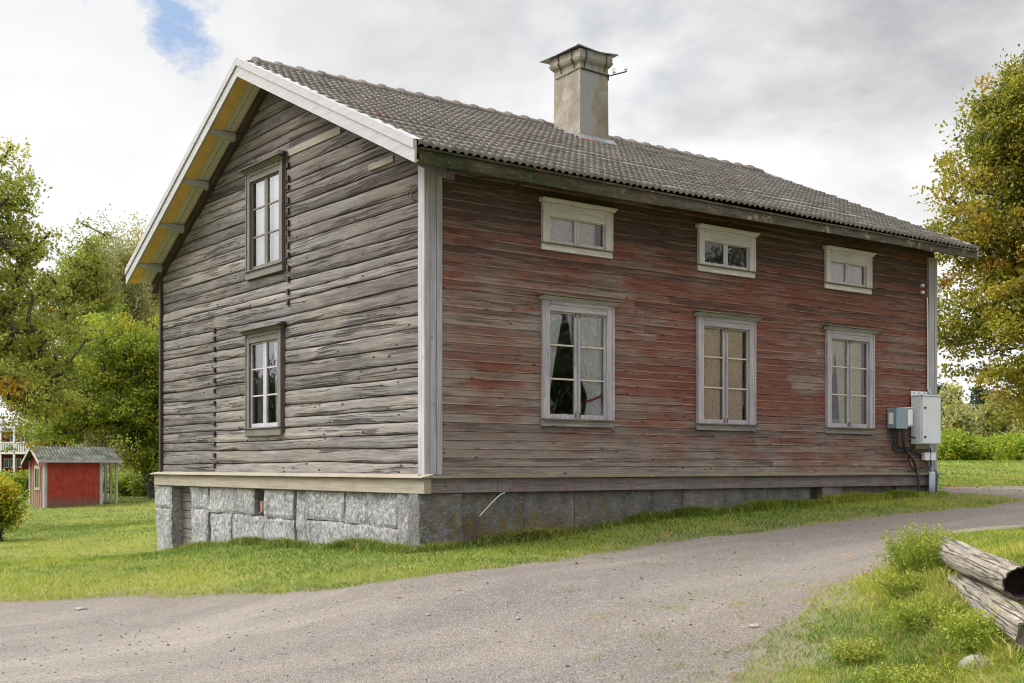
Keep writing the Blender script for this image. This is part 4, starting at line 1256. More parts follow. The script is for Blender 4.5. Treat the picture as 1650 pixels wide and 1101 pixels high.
p, d = scatter(430000, 6.2, 62., .52, .9); _p2, _d2 = scatter(110000, 6.2, 62., .95, .9); _k = np.abs((_p2 - CAM[:2]) @ RV[:2]) > .5 * _d2
p = np.concatenate([p, _p2[_k]]); d = np.concatenate([d, _d2[_k]])
def edge_keep(p, d):
    e = edge_dist(p[:, 0], p[:, 1]); lat = ((p - CAM[:2]) @ RV[:2]) / d
    wide = np.clip((lat - .02) * 6, 0, 1) * np.clip((14.5 - d) / 3, 0, 1)
    n_ = fbm(p[:, 0] * 2.7, p[:, 1] * 2.7, 3)
    return rng.random(len(p)) < np.clip((e - .03) / (.07 + .36 * wide) + (n_ - .55) * 2.2 * (e < .9), .05, 1)
ok = edge_keep(p, d) & ~on_road(p[:, 0], p[:, 1], .34) & ~in_house(p[:, 0], p[:, 1])
ok |= on_road(p[:, 0], p[:, 1], .5) & (rng.random(len(p)) < .012) & (fbm(p[:, 0] * 1.4, p[:, 1] * 1.4, 3) > .56)
p = p[ok]; d = d[ok]
hh = (.020 + .028 * rng.random(len(p))) * (1 + .012 * d); ww = .0042 * (1 + d * .13)
hh *= np.where(d > 20, .8, 1.) * (.45 + 1.15 * fbm(p[:, 0] * 2.3, p[:, 1] * 2.3, 3))
blades('lawn_grass', p, hh, ww, .7 + .5 * rng.random(len(p)), lawn_col(p), 'short mown grass of the lawn', 'grass')

# thin grass where lawn and gravel meet, broad and patchy on the near right side
p, d = scatter(700000, 6.3, 32., .50)
e = edge_dist(p[:, 0], p[:, 1]); r0 = on_road(p[:, 0], p[:, 1], .3); lat = ((p - CAM[:2]) @ RV[:2]) / d
wide = np.clip((lat - .02) * 6, 0, 1) * np.clip((13.5 - d) / 3, 0, 1)
q = fbm(p[:, 0] * 3.1, p[:, 1] * 3.1, 4)
dens = np.exp(-e / (.10 + .62 * wide)) * np.clip((q - .50 + .12 * np.exp(-e / .2)) * 12, 0., 1)
ok = (rng.random(len(p)) < np.where(r0, dens * .62, np.exp(-e / .35) * .8)) & (e < 2.2) & ~in_house(p[:, 0], p[:, 1])
p = p[ok]; d = d[ok]; r0 = r0[ok]; e = e[ok]
c = lawn_col(p, .22); c[:, 2] = np.maximum(c[:, 2], (rng.random(len(p)) < np.where(r0, .42, .28)) * (.4 + .5 * rng.random(len(p))))
blades('fringe_grass', p, (.010 + .020 * rng.random(len(p))) * (1 + .01 * d), .0034 * (1 + d * .11), .5 + .5 * rng.random(len(p)), c, 'thin dry grass straggling along the edges of the gravel drive', 'grass', 1, .006)

# unmown strip along the foundation
def edge_pts(n, spread):
    t = rng.random(n); front_ = rng.random(n) < .62
    x = np.where(front_, t * (L + .3) - .2, -.10 - np.abs(rng.normal(0, spread, n)) - .02); y = np.where(front_, -.08 - np.abs(rng.normal(0, spread, n)), t * 8.4 - .2)
    return np.stack([x, y], 1)
_c = CAM[None, :2] + 0
_px = 930 + rng.random(70) ** .7 * 330; _py = 893 + rng.random(70) * 205
_q = np.array([gx(a_, b_)[:2] for a_, b_ in zip(_px, _py)]); _q = _q[on_road(_q[:, 0], _q[:, 1], .3)]
_n = 46; p = np.repeat(_q, _n, 0) + rng.normal(size=(len(_q) * _n, 2)) * np.repeat(.03 + .07 * rng.random(len(_q)), _n)[:, None]
c = lawn_col(p, .2); c[:, 2] = np.maximum(c[:, 2], (rng.random(len(p)) < .3) * .7)
blades('drive_tufts', p, .012 + .022 * rng.random(len(p)), .0045 + 0 * p[:, 0], .7 + .5 * rng.random(len(p)), c, 'small grass tufts growing through the gravel', 'grass', 1, .008)
p = edge_pts(44000, .12); q = fbm(p[:, 0] * 1.7, p[:, 1] * 1.7, 3); ok = (q > .42) | (rng.random(len(p)) < .3); p = p[ok]; q = q[ok]
near = np.exp(-((p[:, 0] - 1.4) / 1.6) ** 2)
c = lawn_col(p, -.12); c[:, 2] = np.maximum(c[:, 2], (rng.random(len(p)) < .22 + .15 * near) * .8)
blades('wall_grass', p, (.06 + .17 * rng.random(len(p)) ** 1.5) * (.5 + 1.1 * np.clip(q - .3, 0, .6)), .009 + 0 * q, .5 + .8 * rng.random(len(p)), c, 'longer dry grass left standing along the foundation', 'grass', 2)

# tall rough grass of the bank below the log pile
def bank(n):
    px = 1180 + rng.random(n) * 720; d = 6.0 * (12.5 / 6.0) ** rng.random(n)
    p = CAM[None, :2] + d[:, None] * (FV[None, :2] + ((px - 825) / FPX)[:, None] * RV[None, :2]); return p, d, px
p, d, px = bank(90000)
LG = P(1530, 905, 10.6)[:2]; LN = P(1650, 990, 7.35)[:2]
def log_side(p):
    v = (LN - LG) / np.linalg.norm(LN - LG); nrm = np.array([-v[1], v[0]]); ref = P(1400, 1000, 9.)[:2]
    if (ref - LG) @ nrm < 0: nrm = -nrm
    return (p - LG) @ nrm, (p - LG) @ v
sd, al = log_side(p)
q = fbm(p[:, 0] * 1.5, p[:, 1] * 1.5, 4)
TALL = np.clip(np.exp(-(np.maximum(sd - .15, 0) / .62) ** 2) * 1.05 + (q - .52) * 1.1, 0, 1) * (sd > -.05)
TALL = np.maximum(TALL, (sd < -.1) * .25)
ok = edge_keep(p, d) & ~on_road(p[:, 0], p[:, 1], .3) & ((sd > .12) | (sd < -.22)) & (rng.random(len(p)) < .25 + .75 * TALL) & (al > -2.)
p = p[ok]; TALL = TALL[ok]; q = q[ok]
h = (.025 + .035 * rng.random(len(p))) + TALL * (.03 + .17 * rng.random(len(p)) ** 1.6) * (.5 + fbm(p[:, 0] * 3.3, p[:, 1] * 3.3, 2))
c = lawn_col(p, .24); c[:, 2] = np.maximum(c[:, 2], (rng.random(len(p)) < .26 + .12 * TALL) * (.4 + .6 * rng.random(len(p))))
c[:, 0] = np.clip(c[:, 0] + .25 * (rng.random(len(p)) - .3), 0, 1)
blades('bank_grass', p, h, .0045 + .0045 * TALL * rng.random(len(p)), .4 + 1.2 * rng.random(len(p)), c, 'tall rough grass on the bank in front of the log pile', 'grass', 2)

# ------------------------------------------------------------------ foliage tools
def leaf_mesh(name, ctr, size, col, mat, parent=None, aspect=.62, droop=0., flat=False):
    n = len(ctr)
    a = rng.normal(size=(n, 3)); a[:, 2] -= droop; a[:, 2] *= .15 if flat else 1.; a /= np.linalg.norm(a, axis=1)[:, None]
    rr_ = rng.normal(size=(n, 3)); rr_[:, 2] += 3. if flat else 0.; b = np.cross(a, rr_); b /= np.linalg.norm(b, axis=1)[:, None] + 1e-9
    cN = np.cross(a, b)
    s = size[:, None]
    V = np.stack([ctr - a * s * .5, ctr + b * s * aspect * .5 + cN * s * .10, ctr + a * s * .55, ctr - b * s * aspect * .5 + cN * s * .10], 1).reshape(-1, 3)
    F = np.arange(n * 4).reshape(-1, 4)
    return fast_mesh(name, V, F, np.repeat(col, 4, 0), mat, parent)


def in_blobs(n, blobs, shell=.55):
    """points in a union of ellipsoids, thicker towards their skins"""
    w = np.array([b[3] * b[4] * b[5] for b in blobs]) ** .8; k = rng.choice(len(blobs), n, p=w / w.sum())
    B = np.array(blobs)[k]
    u = rng.normal(size=(n, 3)); u /= np.linalg.norm(u, axis=1)[:, None]
    r = (1 - shell + shell * rng.random(n)) ** .7
    r = np.where(rng.random(n) < .35, rng.random(n) ** .5, r)
    return B[:, :3] + u * r[:, None] * B[:, 3:6]


def skeleton(name, trunk, rbase, tips, mat, parent, rmin=.012, power=.42, sides=6):
    """limbs from trunk polyline to every tip; each tip joins the nearest earlier node"""
    nodes = [np.array(q, float) for q in trunk]; par = [-1] + list(range(len(trunk) - 1)); cnt = [0] * len(trunk)
    base = nodes[0]
    tips = sorted(tips, key=lambda q: np.linalg.norm(q - nodes[len(trunk) // 2]))
    for t in tips:
        A = np.array(nodes); dv = t - A; dd = np.linalg.norm(dv, axis=1)
        pen = dd + np.maximum(0, A[:, 2] - t[2]) * .9
        pen[:max(1, len(trunk) // 3)] += 50
        k = int(np.argmin(pen)); L_ = dd[k]
        steps = max(1, min(4, int(L_ / .7)))
        last = k
        for i in range(1, steps + 1):
            f = i / steps
            q = nodes[k] * (1 - f) + t * f + (rng.normal(size=3) * .07 * L_ if i < steps else 0) + np.array([0, 0, .12 * L_ * math.sin(math.pi * f) * .5])
            nodes.append(q); par.append(last); cnt.append(0); last = len(nodes) - 1
        cnt[last] += 1
    for i in range(len(nodes) - 1, 0, -1): cnt[par[i]] += cnt[i]
    tot = max(1, cnt[0]); mb = MB()
    rad = [max(rmin, rbase * (max(c, 1) / tot) ** power) for c in cnt]
    for i in range(len(trunk)): rad[i] = max(rad[i], rbase * (1 - .75 * i / len(trunk)))
    rad[0] = rbase * 1.35
    for i in range(1, len(nodes)):
        r0 = min(rad[par[i]], rad[i] * 1.5)
        mb.tube([nodes[par[i]], nodes[i]], [r0, rad[i]], sides if rad[i] > .03 else 4, cap=False)
    return mb.build(name, mat, parent, smooth=True)


def tree(kind, base, trunk, rbase, blobs, nclump, nleaf, lsize, crad, leafmat, barkmat, label, cat, group=None, autumn=None, flat=.7, droop=0., limb=.35, ragged=.35, rmin=.012):
    root = empty(kind, base, label, cat, group)
    ctr = in_blobs(nclump, blobs)
    cen = np.array(blobs)[:, :3].mean(0); push = np.where(rng.random(nclump) < .30, rng.random(nclump) ** 2, 0)[:, None]
    ctr = ctr + (ctr - cen) * push * ragged + rng.normal(size=ctr.shape) * .18 * np.array(blobs)[:, 3:6].mean() * ragged
    ntip = int(nclump * limb)
    skeleton('trunk', trunk, rbase, list(ctr[:ntip]), barkmat, root, rmin)
    n = nclump * nleaf; k = np.repeat(np.arange(nclump), nleaf)
    cr = crad * (.55 + .9 * rng.random(nclump))
    off = np.clip(rng.normal(size=(n, 3)), -1.7, 1.7) * .5; off[:, 2] *= flat
    q = ctr[k] + off * cr[k][:, None]
    if droop: q[:, 2] -= np.abs(rng.normal(size=n)) * droop * cr[k]
    shade = np.clip(rng.random(nclump) * .75 + .25 * (fbm(ctr[:, 0] * .6, ctr[:, 2] * .6 + ctr[:, 1] * .4, 3) - .5) * 3 + .12, 0, 1)
    col = np.zeros((n, 3)); col[:, 0] = shade[k]; col[:, 1] = rng.random(n)
    if autumn is not None:
        a = np.clip(autumn(ctr), 0, 1); col[:, 2] = np.clip(a[k] * (.55 + .7 * rng.random(n)), 0, 1)
    leaf_mesh('crown', q, lsize * (.7 + .6 * rng.random(n)), col, leafmat, root, droop=droop * .3)
    return root


def ell(px, py, d, rx, ry, rz): q = P(px, py, d); return (q[0], q[1], q[2], rx, ry, rz)


def foot(px, d): q = P(px, 751, d); return np.array([q[0], q[1], HP(q) - .05])


def line_(*pts): return [np.array(P(*q)) for q in pts]


# big maple at the right, turning yellow and orange on its outer clumps
d = 30.; f0 = foot(1790, d)
mblobs = [ell(1640, 385, d, 1.9, 2.0, 1.15), ell(1585, 285, d, 1.05, 1.3, 1.0), ell(1570, 365, d - .5, 1.05, 1.2, .62), ell(1640, 200, d, 1.15, 1.5, 1.25), ell(1700, 150, d, 1.0, 1.3, 1.1), ell(1668, 118, d, .55, .8, .6), ell(1740, 100, d, 1.0, 1.2, .9), ell(1585, 480, d, 1.1, 1.3, .9),
          ell(1560, 540, d, .8, 1.1, .55), ell(1665, 500, d - 1, 1.5, 1.4, 1.3), ell(1640, 615, d - .8, .95, 1.1, .85), ell(1690, 620, d, 1.2, 1.4, .8), ell(1780, 260, d, 2.6, 2.8, 2.6), ell(1850, 450, d, 2.8, 2.8, 2.4), ell(1730, 360, d + 1.5, 1.8, 2.2, 2.4),
          ell(1790, 140, d, 1.8, 2.0, 1.6), ell(1660, 190, d - .6, .9, 1.1, 1.1), ell(1620, 250, d + .3, .9, 1.1, .9), ell(1640, 300, d + .5, 1.3, 1.4, 1.1), ell(1930, 300, d, 2.4, 2.4, 2.6), ell(1540, 600, d + .4, .55, .8, .25)]
def maple_autumn(c):
    n_ = .5 * fbm(c[:, 0] * .9 + 3, c[:, 2] * .9, 3) + .5 * fbm(c[:, 0] * 2.6 + 8, c[:, 2] * 2.6 + c[:, 1], 2)
    low = np.clip((2.2 + 1.6 - c[:, 2]) / 2.2, 0, 1)
    return np.clip((n_ - .47) * 3.4, 0, 1) * .5 + low * np.clip(fbm(c[:, 0] * 1.3, c[:, 1] * 1.3, 2) - .30, 0, 1) * 1.1
tree('maple_tree', f0, [f0, f0 + [0.05, 0, 1.5], f0 + [-.1, 0, 3.2], f0 + [.1, 0, 5], f0 + [0, 0, 7.2], f0 + [0, 0, 9.2]], .34, mblobs, 2300, 78, .10, .42, 'maple', 'bark',
     'tall maple turning yellow and orange beyond the right end of the house', 'tree', None, maple_autumn, .6, ragged=.12)

# left: oak at the frame edge
d = 34.; f0 = foot(-95, d)
ob = [ell(-20, 330, d, 1.3, 1.5, 1.2), ell(20, 300, d, .65, .9, .85), ell(-60, 420, d, 2.0, 2.2, 1.9), ell(35, 395, d, .95, 1.1, .55), ell(15, 470, d, 1.4, 1.6, .9), ell(-130, 330, d, 2.3, 2.3, 1.7), ell(-210, 420, d, 2.3, 2.3, 2.2),
      ell(75, 545, d, 1.1, 1.3, .55), ell(20, 600, d - 1, 1.4, 1.5, .7), ell(70, 640, d - 1, 1.1, 1.3, .42), ell(-40, 560, d, 1.7, 1.8, 1.0), ell(20, 665, d - 1, .8, 1.1, .3), ell(95, 600, d, .7, .9, .4), ell(15, 690, d - 1, .55, .8, .22)]
def oak_autumn(c):
    n_ = fbm(c[:, 0] * 1.6 + 9, c[:, 2] * 1.6, 3); low = np.exp(-((c[:, 2] - 3.6) / .9) ** 2)
    return np.clip((n_ - .58) * 6, 0, 1) * (.18 + .95 * low)
tree('oak_tree', f0, [f0, f0 + [0, 0, 1.6], f0 + [.1, 0, 3.], f0 + [0, .1, 4.4], f0 + [0, 0, 5.6]], .36, ob, 900, 62, .105, .42, 'oak', 'bark', 'tall oak at the left edge with a few orange leaves low down', 'tree', None, oak_autumn, .6, ragged=.2)

# left: loose ash with bare limbs fanning up to the right
d = 53.; f0 = foot(84, d)
ab = [ell(130, 430, d, .95, 1.1, 1.1), ell(150, 400, d, .35, .5, .6), ell(95, 470, d, 1.1, 1.2, .8), ell(60, 520, d, 1.5, 1.5, .9), ell(130, 520, d, 1.2, 1.4, 1.0), ell(20, 560, d, 1.5, 1.5, .9), ell(110, 600, d, 1.6, 1.6, 1.0), ell(60, 625, d, 1.5, 1.6, .6), ell(160, 480, d, .5, .7, .6)]
tree('ash_tree', f0, [f0, f0 + [0, 0, 1.8], f0 + [.1, 0, 3.], f0 + [.4, -.2, 4.4], f0 + [.7, -.4, 5.4]], .15, ab, 560, 60, .13, .50, 'oak', 'bark', 'loose ash with visible grey limbs behind the oak', 'tree', None, lambda c: np.clip((fbm(c[:, 0] * 1.2, c[:, 2] * 1.2, 3) - .68) * 5, 0, 1), .6, 0., .5, rmin=.026)

# left: bright apple tree with dark leaning trunk right of the playhouse
d = 50.; f0 = foot(250, d)
pb = [ell(195, 545, d, 1.5, 1.6, .85), ell(150, 600, d, 1.5, 1.6, .9), ell(235, 600, d, 1.1, 1.4, 1.2), ell(205, 660, d, 1.8, 1.8, 1.0), ell(235, 710, d, 1.0, 1.4, 1.1), ell(130, 665, d, 1.5, 1.6, .7), ell(255, 660, d, .9, 1.2, 1.6), ell(90, 690, d, 1.2, 1.4, .45), ell(280, 600, d, 1.4, 1.5, 1.8), ell(240, 560, d - 1, .8, 1., .6), ell(252, 745, d, .75, 1., .7)]
tk = line_((250, 818, d), (242, 775, d), (225, 735, d), (205, 705, d), (178, 668, d), (150, 640, d)); tk[0] = f0
tree('apple_tree', f0, tk, .20, pb, 760, 70, .13, .46, 'apple', 'bark', 'bright green apple tree with dark leaning trunk right of the red playhouse', 'tree', None, lambda c: (rng.random(len(c)) < .05) * .6, .6, ragged=.55)

# birches behind
bk = []
for i, (px, d, top, w, lab) in enumerate([(195, 75., 380, 2.0, 'tall yellowing birch right of the leafy ash, left of the eave'), (235, 82., 400, 2.2, 'yellowing birch half hidden under the roof eave'), (155, 70., 402, 1.7, 'slim birch whose white trunk rises behind the playhouse roof'), (290, 80., 420, 2.4, 'yellowing birch hidden behind the gable wall')]):
    f0 = foot(px, d); topz = P(px, top, d)[2]; hgt = topz - f0[2]
    bl = [(f0[0] + rng.normal() * .4, f0[1] + rng.normal() * .4, f0[2] + hgt * t, w * s_, w * s_, hgt * .11) for t, s_ in ((.3, .9), (.42, 1.), (.54, 1.05), (.66, 1.), (.77, .85), (.87, .65), (.95, .4))]
    r_ = tree('birch_tree', f0, [f0 + [0, 0, hgt * t] for t in (0, .15, .3, .45, .6, .75, .9)], .20, bl, 1000, 52, .15, .66, 'birch', 'birchbark', lab, 'tree', 'birches behind the garden',
         lambda c: np.clip((fbm(c[:, 0] * .8, c[:, 2] * .8, 3) - .52) * 3, 0, 1) * .7, .9, 1.3, .18)

# dark tall trees closing the garden behind
for i, (px, d, top, lab) in enumerate([(-60, 125., 520, 'dark spruce green mass of crown left of the white balcony house'), (70, 128., 590, 'dark broad tree behind the white balcony house'), (150, 120., 590, 'dark broad tree behind the playhouse roof'), (225, 120., 600, 'dark broad tree behind the apple tree'), (320, 120., 560, 'dark broad tree hidden behind the gable')]):
    f0 = foot(px, d); hgt = P(px, top, d)[2] - f0[2]
    bl = [(f0[0], f0[1], f0[2] + hgt * t, 3.3 * s_, 3.0 * s_, hgt * .16) for t, s_ in ((.14, .9), (.3, 1.05), (.5, 1.1), (.7, .9), (.88, .55))]
    tree('broadleaf_tree', f0, [f0, f0 + [0, 0, hgt * .4], f0 + [0, 0, hgt * .8]], .22, bl, 340, 44, .26, .9, 'oak', 'bark', lab, 'tree', 'trees closing the garden', None, .8, 0., .12)


def shrub(name, base, blobs, ncl, nl, ls, cr, mat, label, group=None, autumn=None, cat='shrub'):
    root = empty(name, base, label, cat, group)
    c = in_blobs(ncl, blobs, .5); mb = MB()
    for t in c[:: max(1, ncl // 26)]:
        b0 = np.array(base) + np.append(rng.normal(size=2) * .12, 0); mb.tube([b0, (b0 + t) / 2 + rng.normal(size=3) * .06, t], [.016, .011, .005], 5, cap=False)
    mb.build('stem', 'bark', root)
    n = ncl * nl; k = np.repeat(np.arange(ncl), nl); q = c[k] + rng.normal(size=(n, 3)) * .5 * cr
    q[:, 2] = np.maximum(q[:, 2], base[2] + .02)
    col = np.zeros((n, 3)); top = np.clip((c[:, 2] - base[2]) / (max(b[2] + b[5] for b in blobs) - base[2] + .01), 0, 1)
    col[:, 0] = np.clip(.25 + .5 * rng.random(ncl) + .12 * top, 0, 1)[k]; col[:, 1] = rng.random(n)
    if autumn is not None: col[:, 2] = np.clip(autumn(c)[k] * (.5 + .8 * rng.random(n)), 0, 1)
    leaf_mesh('foliage', q, ls * (.7 + .6 * rng.random(n)), col, mat, root)
    return root


d = 26.5; f0 = foot(-8, d)
shrub('garden_shrub', f0, [ell(0, 812, d, .36, .4, .50), ell(18, 800, d, .24, .3, .26), ell(-22, 820, d, .45, .45, .5), ell(12, 832, d, .26, .3, .30), ell(-2, 790, d, .25, .3, .28)], 190, 26, .085, .20, 'shrub', 'yellowing leafy shrub on the lawn at the left edge', None,
      lambda c: np.clip((fbm(c[:, 0] * 4, c[:, 2] * 4, 2) - .34) * 2.6, 0, 1) * .8)
for (px, d, w, h, lab) in [(212, 54, .95, .55, 'low green shrub right of the porch posts'), (240, 53, .8, .5, 'low green shrub against the gable corner'), (30, 56, 1.0, .62, 'green shrub left of the playhouse window'), (-15, 58, 1.2, .65, 'green shrub partly outside the left edge'), (185, 58, 1.0, .55, 'low green shrub seen between the porch posts')]:
    f0 = foot(px, d); shrub('hedge_shrub', f0, [(f0[0], f0[1], f0[2] + h * .9, w, w * .8, h), (f0[0] + .4, f0[1], f0[2] + h * .7, w * .7, w * .7, h * .7)], 170, 26, .12, .26, 'apple', lab, 'shrubs around the playhouse')
# rank of bushes at the far edge of the right lawn
for i in range(11):
    px = 1490 + i * 27 + random.uniform(-6, 6); d = 58 + random.uniform(-3, 3); f0 = foot(px, d); h = random.uniform(.55, .95); w = random.uniform(.8, 1.2)
    shrub('hedge_shrub', f0, [(f0[0], f0[1], f0[2] + h * .8, w, w, h * .85), (f0[0] + .5, f0[1] - .3, f0[2] + h * .6, w * .7, w * .7, h * .6)], 190, 24, .15, .30, 'shrub', 'bright green bush in the rank at the far edge of the right lawn', 'bushes beyond the right lawn', lambda c: (rng.random(len(c)) < .05) * .6)


# far wood on the right: birches and pines one can tell apart, all a hundred metres off
def far_tree(kind, px, d, top):
    f0 = foot(px, d); hgt = P(px, top, d)[2] - f0[2]
    if kind == 'pine_tree':
        bl = [(f0[0], f0[1], f0[2] + hgt * t, hgt * .17 * s_, hgt * .17 * s_, hgt * .08) for t, s_ in ((.3, 1.1), (.42, 1.), (.55, .85), (.68, .65), (.8, .45), (.92, .22))]
        return tree(kind, f0, [f0, f0 + [0, 0, hgt * .5], f0 + [0, 0, hgt * .97]], .16, bl, 200, 26, .36, .62, 'pine', 'bark', 'dark pine top rising in the far wood behind the right lawn', 'tree', 'pines of the far wood', None, .5, .2, .1)
    bl = [(f0[0] + rng.normal() * .3, f0[1] + rng.normal() * .3, f0[2] + hgt * t, hgt * .2 * s_, hgt * .2 * s_, hgt * .12) for t, s_ in ((.22, .9), (.38, 1.), (.55, .95), (.72, .7), (.88, .4))]
    return tree(kind, f0, [f0, f0 + [.1, 0, hgt * .4], f0 + [0, 0, hgt * .9]], .14, bl, 210, 26, .34, .75, 'birch', 'birchbark', 'yellow green birch, paled for haze, in the far wood behind the right lawn', 'tree', 'birches of the far wood', lambda c: (rng.random(len(c)) < .25) * .35, .8, .6, .1)


for i in range(16):
    far_tree('birch_tree', 1485 + i * 21 + random.uniform(-8, 8), random.uniform(88, 112), random.choice([622, 636, 630, 642, 650]))
for i in range(11):
    far_tree('pine_tree', 1480 + i * 30 + random.uniform(-10, 10), random.uniform(118, 135), random.choice([612, 622, 618, 628]))

# trees across the drive, seen as dark reflections in the panes
for (x, y, h, lab) in [(22., -24., 7., 'dark tree mirrored in the front panes, nearest the drive'), (32., -25., 11.5, 'dark tree mirrored in the front panes, farther along the drive'), (-15., 36., 5.6, 'low dark tree mirrored in the lower gable window'), (-21., 47., 6.6, 'farther dark tree mirrored in the lower gable window')]:
    f0 = np.array([x, y, float(H(x, y))]); bl = [(x, y, f0[2] + h * t, 2.6 * s_, 2.6 * s_, h * .15) for t, s_ in ((.25, .9), (.45, 1.1), (.65, 1.), (.85, .6))]
    tree('broadleaf_tree', f0, [f0, f0 + [0, 0, h * .4], f0 + [0, 0, h * .8]], .22, bl, 200, 24, .34, .9, 'pine', 'bark', lab, 'tree', 'trees across the drive', None, .7, 0., .12)


# fallen maple leaves
def fallen(n, px0, px1, d0, d1, s):
    px = px0 + rng.random(n) * (px1 - px0); dd = d0 * (d1 / d0) ** rng.random(n)
    q = CAM[None, :2] + dd[:, None] * (FV[None, :2] + ((px - 825) / FPX)[:, None] * RV[None, :2]); return q
q = np.concatenate([fallen(420, 1520, 1780, 22, 36, 1), fallen(45, 640, 1500, 11, 18, 1), fallen(30, 1150, 1560, 7, 11, 1), fallen(50, -50, 300, 18, 40, 1)])
q = q[~in_house(q[:, 0], q[:, 1], .1)]
ctr = np.column_stack([q, HB(q[:, 0], q[:, 1]) + .03])
c3 = np.column_stack([rng.random(len(q)), rng.random(len(q)), (rng.random(len(q)) < .3) * 1.])
lf = leaf_mesh('fallen_leaves', ctr, .035 + .04 * rng.random(len(q)), c3, 'dry_leaf', flat=True); tag(lf, 'brown and orange maple leaves scattered over lawn and drive', 'leaves', kind='stuff')


# ------------------------------------------------------------------ logs, weeds, stones
def log_obj(p0, p1, r0, r1, hollow, label):
    root = None
    p0 = np.array(p0); p1 = np.array(p1); ax_ = (p1 - p0); ln = np.linalg.norm(ax_); ax_ /= ln
    u = np.cross(ax_, [0, 0, 1.]); u /= np.linalg.norm(u); w = np.cross(u, ax_); mb = MB(); sd = random.random() * 50
    def rr(s, a):
        st_ = .014 if abs(s - .16) < .012 or abs(s - .84) < .01 else 0
        return (r0 + (r1 - r0) * s) * (1 + .20 * (fbm(math.cos(a) * 1.2 + sd, math.sin(a) * 1.2 + s * 3, 3) - .5)) + .022 * (fbm(a * 9 + sd, s * 3, 2) - .5) - st_
    def fn(s, t):
        a = t * 2 * math.pi; q = rr(s, a if t < 1 else 0.)
        e = .02 * math.sin(a * 3) * (s > .99)
        return p0 + ax_ * (ln * s + e) + q * (math.cos(a) * u + math.sin(a) * w)
    mb.grid(70, 49, fn); mb.c = [((i_ // 49) / 69 * ln, (i_ % 49) / 48 * .7, 0) for i_ in range(70 * 49)]
    o = mb.build('wooden_log', 'dead_log', None, smooth=True); tag(o, label, 'log', 'logs piled on the bank')
    for s, dpt in ((1., -.22 if hollow else -.02), (0., .02)):
        b = MB()
        def fn2(q, t):
            a = t * 2 * math.pi; k_ = rr(s, a if t < 1 else 0.)
            if q < .34: return p0 + ax_ * (ln * s + (.02 * math.sin(a * 3) if s > .5 else 0)) + k_ * (1 - q * .25) * (math.cos(a) * u + math.sin(a) * w)
            f = (1 - q) / .66
            return p0 + ax_ * (ln * s + dpt) + k_ * .9 * f * (math.cos(a) * u + math.sin(a) * w)
        b.grid(7, 33, fn2); b.build('log_end', 'darkwood' if hollow and s == 1. else 'gtrim_y', o)  # end faces coloured darker to carry their shadow
    return o


log_obj(P(1518, 884, 10.7), P(1646, 941, 7.7), .112, .108, True, 'upper weathered grey log with dark hollow end')
log_obj(P(1548, 946, 9.7), P(1672, 1026, 6.95), .112, .115, False, 'lower weathered grey log with lichen, under the hollow one')
b = MB(); p0, p1 = gx(1533, 864), gx(1900, 836)
pts = [p0 + (p1 - p0) * t for t in np.linspace(0, 1, 12)]
for a_, c_ in zip(pts[:-1], pts[1:]):
    pass
b.tube([(q[0], q[1], HP(q) + .02) for q in pts], .035, 4)
tag(b.build('edging_board', 'lightwood_y'), 'thin pale edging board between the drive and the lawn behind the logs', 'edging')

# feathery weeds
def weed(px, d, w, h0, h1, n_, label, dry=.12):
    f0 = foot(px, d); root = empty('weed_clump', f0, label, 'weed')
    mb = MB(); tipq = []
    for i in range(n_):
        a = random.random() * 6.28; rr = random.random() ** .6; h = random.uniform(h0, h1) * (1 - .25 * rr)
        b0 = f0 + np.array([math.cos(a) * w * .35 * rr, math.sin(a) * w * .35 * rr, 0]); t = f0 + np.array([math.cos(a) * w * rr, math.sin(a) * w * rr, h])
        m_ = (b0 + t) / 2 + np.array([0, 0, .05]); mb.tube([b0, m_, t], [.004, .003, .0015], 4, (.6, .5, .25), False)
        for s in np.linspace(.25, 1, 8): tipq.append((b0 * (1 - s) + t * s if s < .5 else m_ * (2 - 2 * s) + t * (2 * s - 1)))
    mb.build('stem', 'blade', root)
    tq = np.array(tipq); n = len(tq) * 8; k = np.repeat(np.arange(len(tq)), 8); q = tq[k] + rng.normal(size=(n, 3)) * .024
    col = np.zeros((n, 3)); hz = (q[:, 2] - f0[2]) / h1; col[:, 0] = np.clip(.2 + .75 * hz + rng.normal(size=n) * .14, 0, 1); col[:, 1] = rng.random(n); col[:, 2] = (rng.random(n) < dry + .25 * (hz > .8)) * .55
    leaf_mesh('foliage', q, .016 + .014 * rng.random(n), col, 'blade', root, .42)


weed(1492, 10.4, .42, .28, .58, 150, 'tallest feathery pale green weeds, against the far end of the upper log')
weed(1462, 9.9, .26, .12, .30, 60, 'lower weeds on the drive side of the tallest feathery weed clump', .2)
weed(1500, 8.6, .34, .14, .34, 80, 'feathery weeds in front of the far end of the lower log')
weed(1590, 7.6, .34, .16, .36, 90, 'feathery weeds in front of the near end of the lower log')
weed(1480, 7.3, .36, .10, .28, 80, 'feathery weeds nearest the bottom edge of the bank', .25)
weed(1395, 8.6, .30, .06, .18, 60, 'lowest weeds on the bank, nearest the gravel', .3)


def rock(px, py, s, label, flat=.5):
    q = gx(px, py); b = MB(); sd = random.random() * 40
    def fn(u, v):
        a = u * 2 * math.pi if u < 1 else 0.; e = v * math.pi - math.pi / 2
        r = s * (1 + .5 * (fbm(math.cos(a) * 1.4 + sd, math.sin(a) * 1.4 + v * 2, 3) - .5))
        return (q[0] + r * math.cos(a) * math.cos(e), q[1] + r * math.sin(a) * math.cos(e), HP(q) + .015 + r * flat * math.sin(e))
    b.grid(15, 9, fn); tag(b.build('stone', 'stone', None, True), label, 'stone')


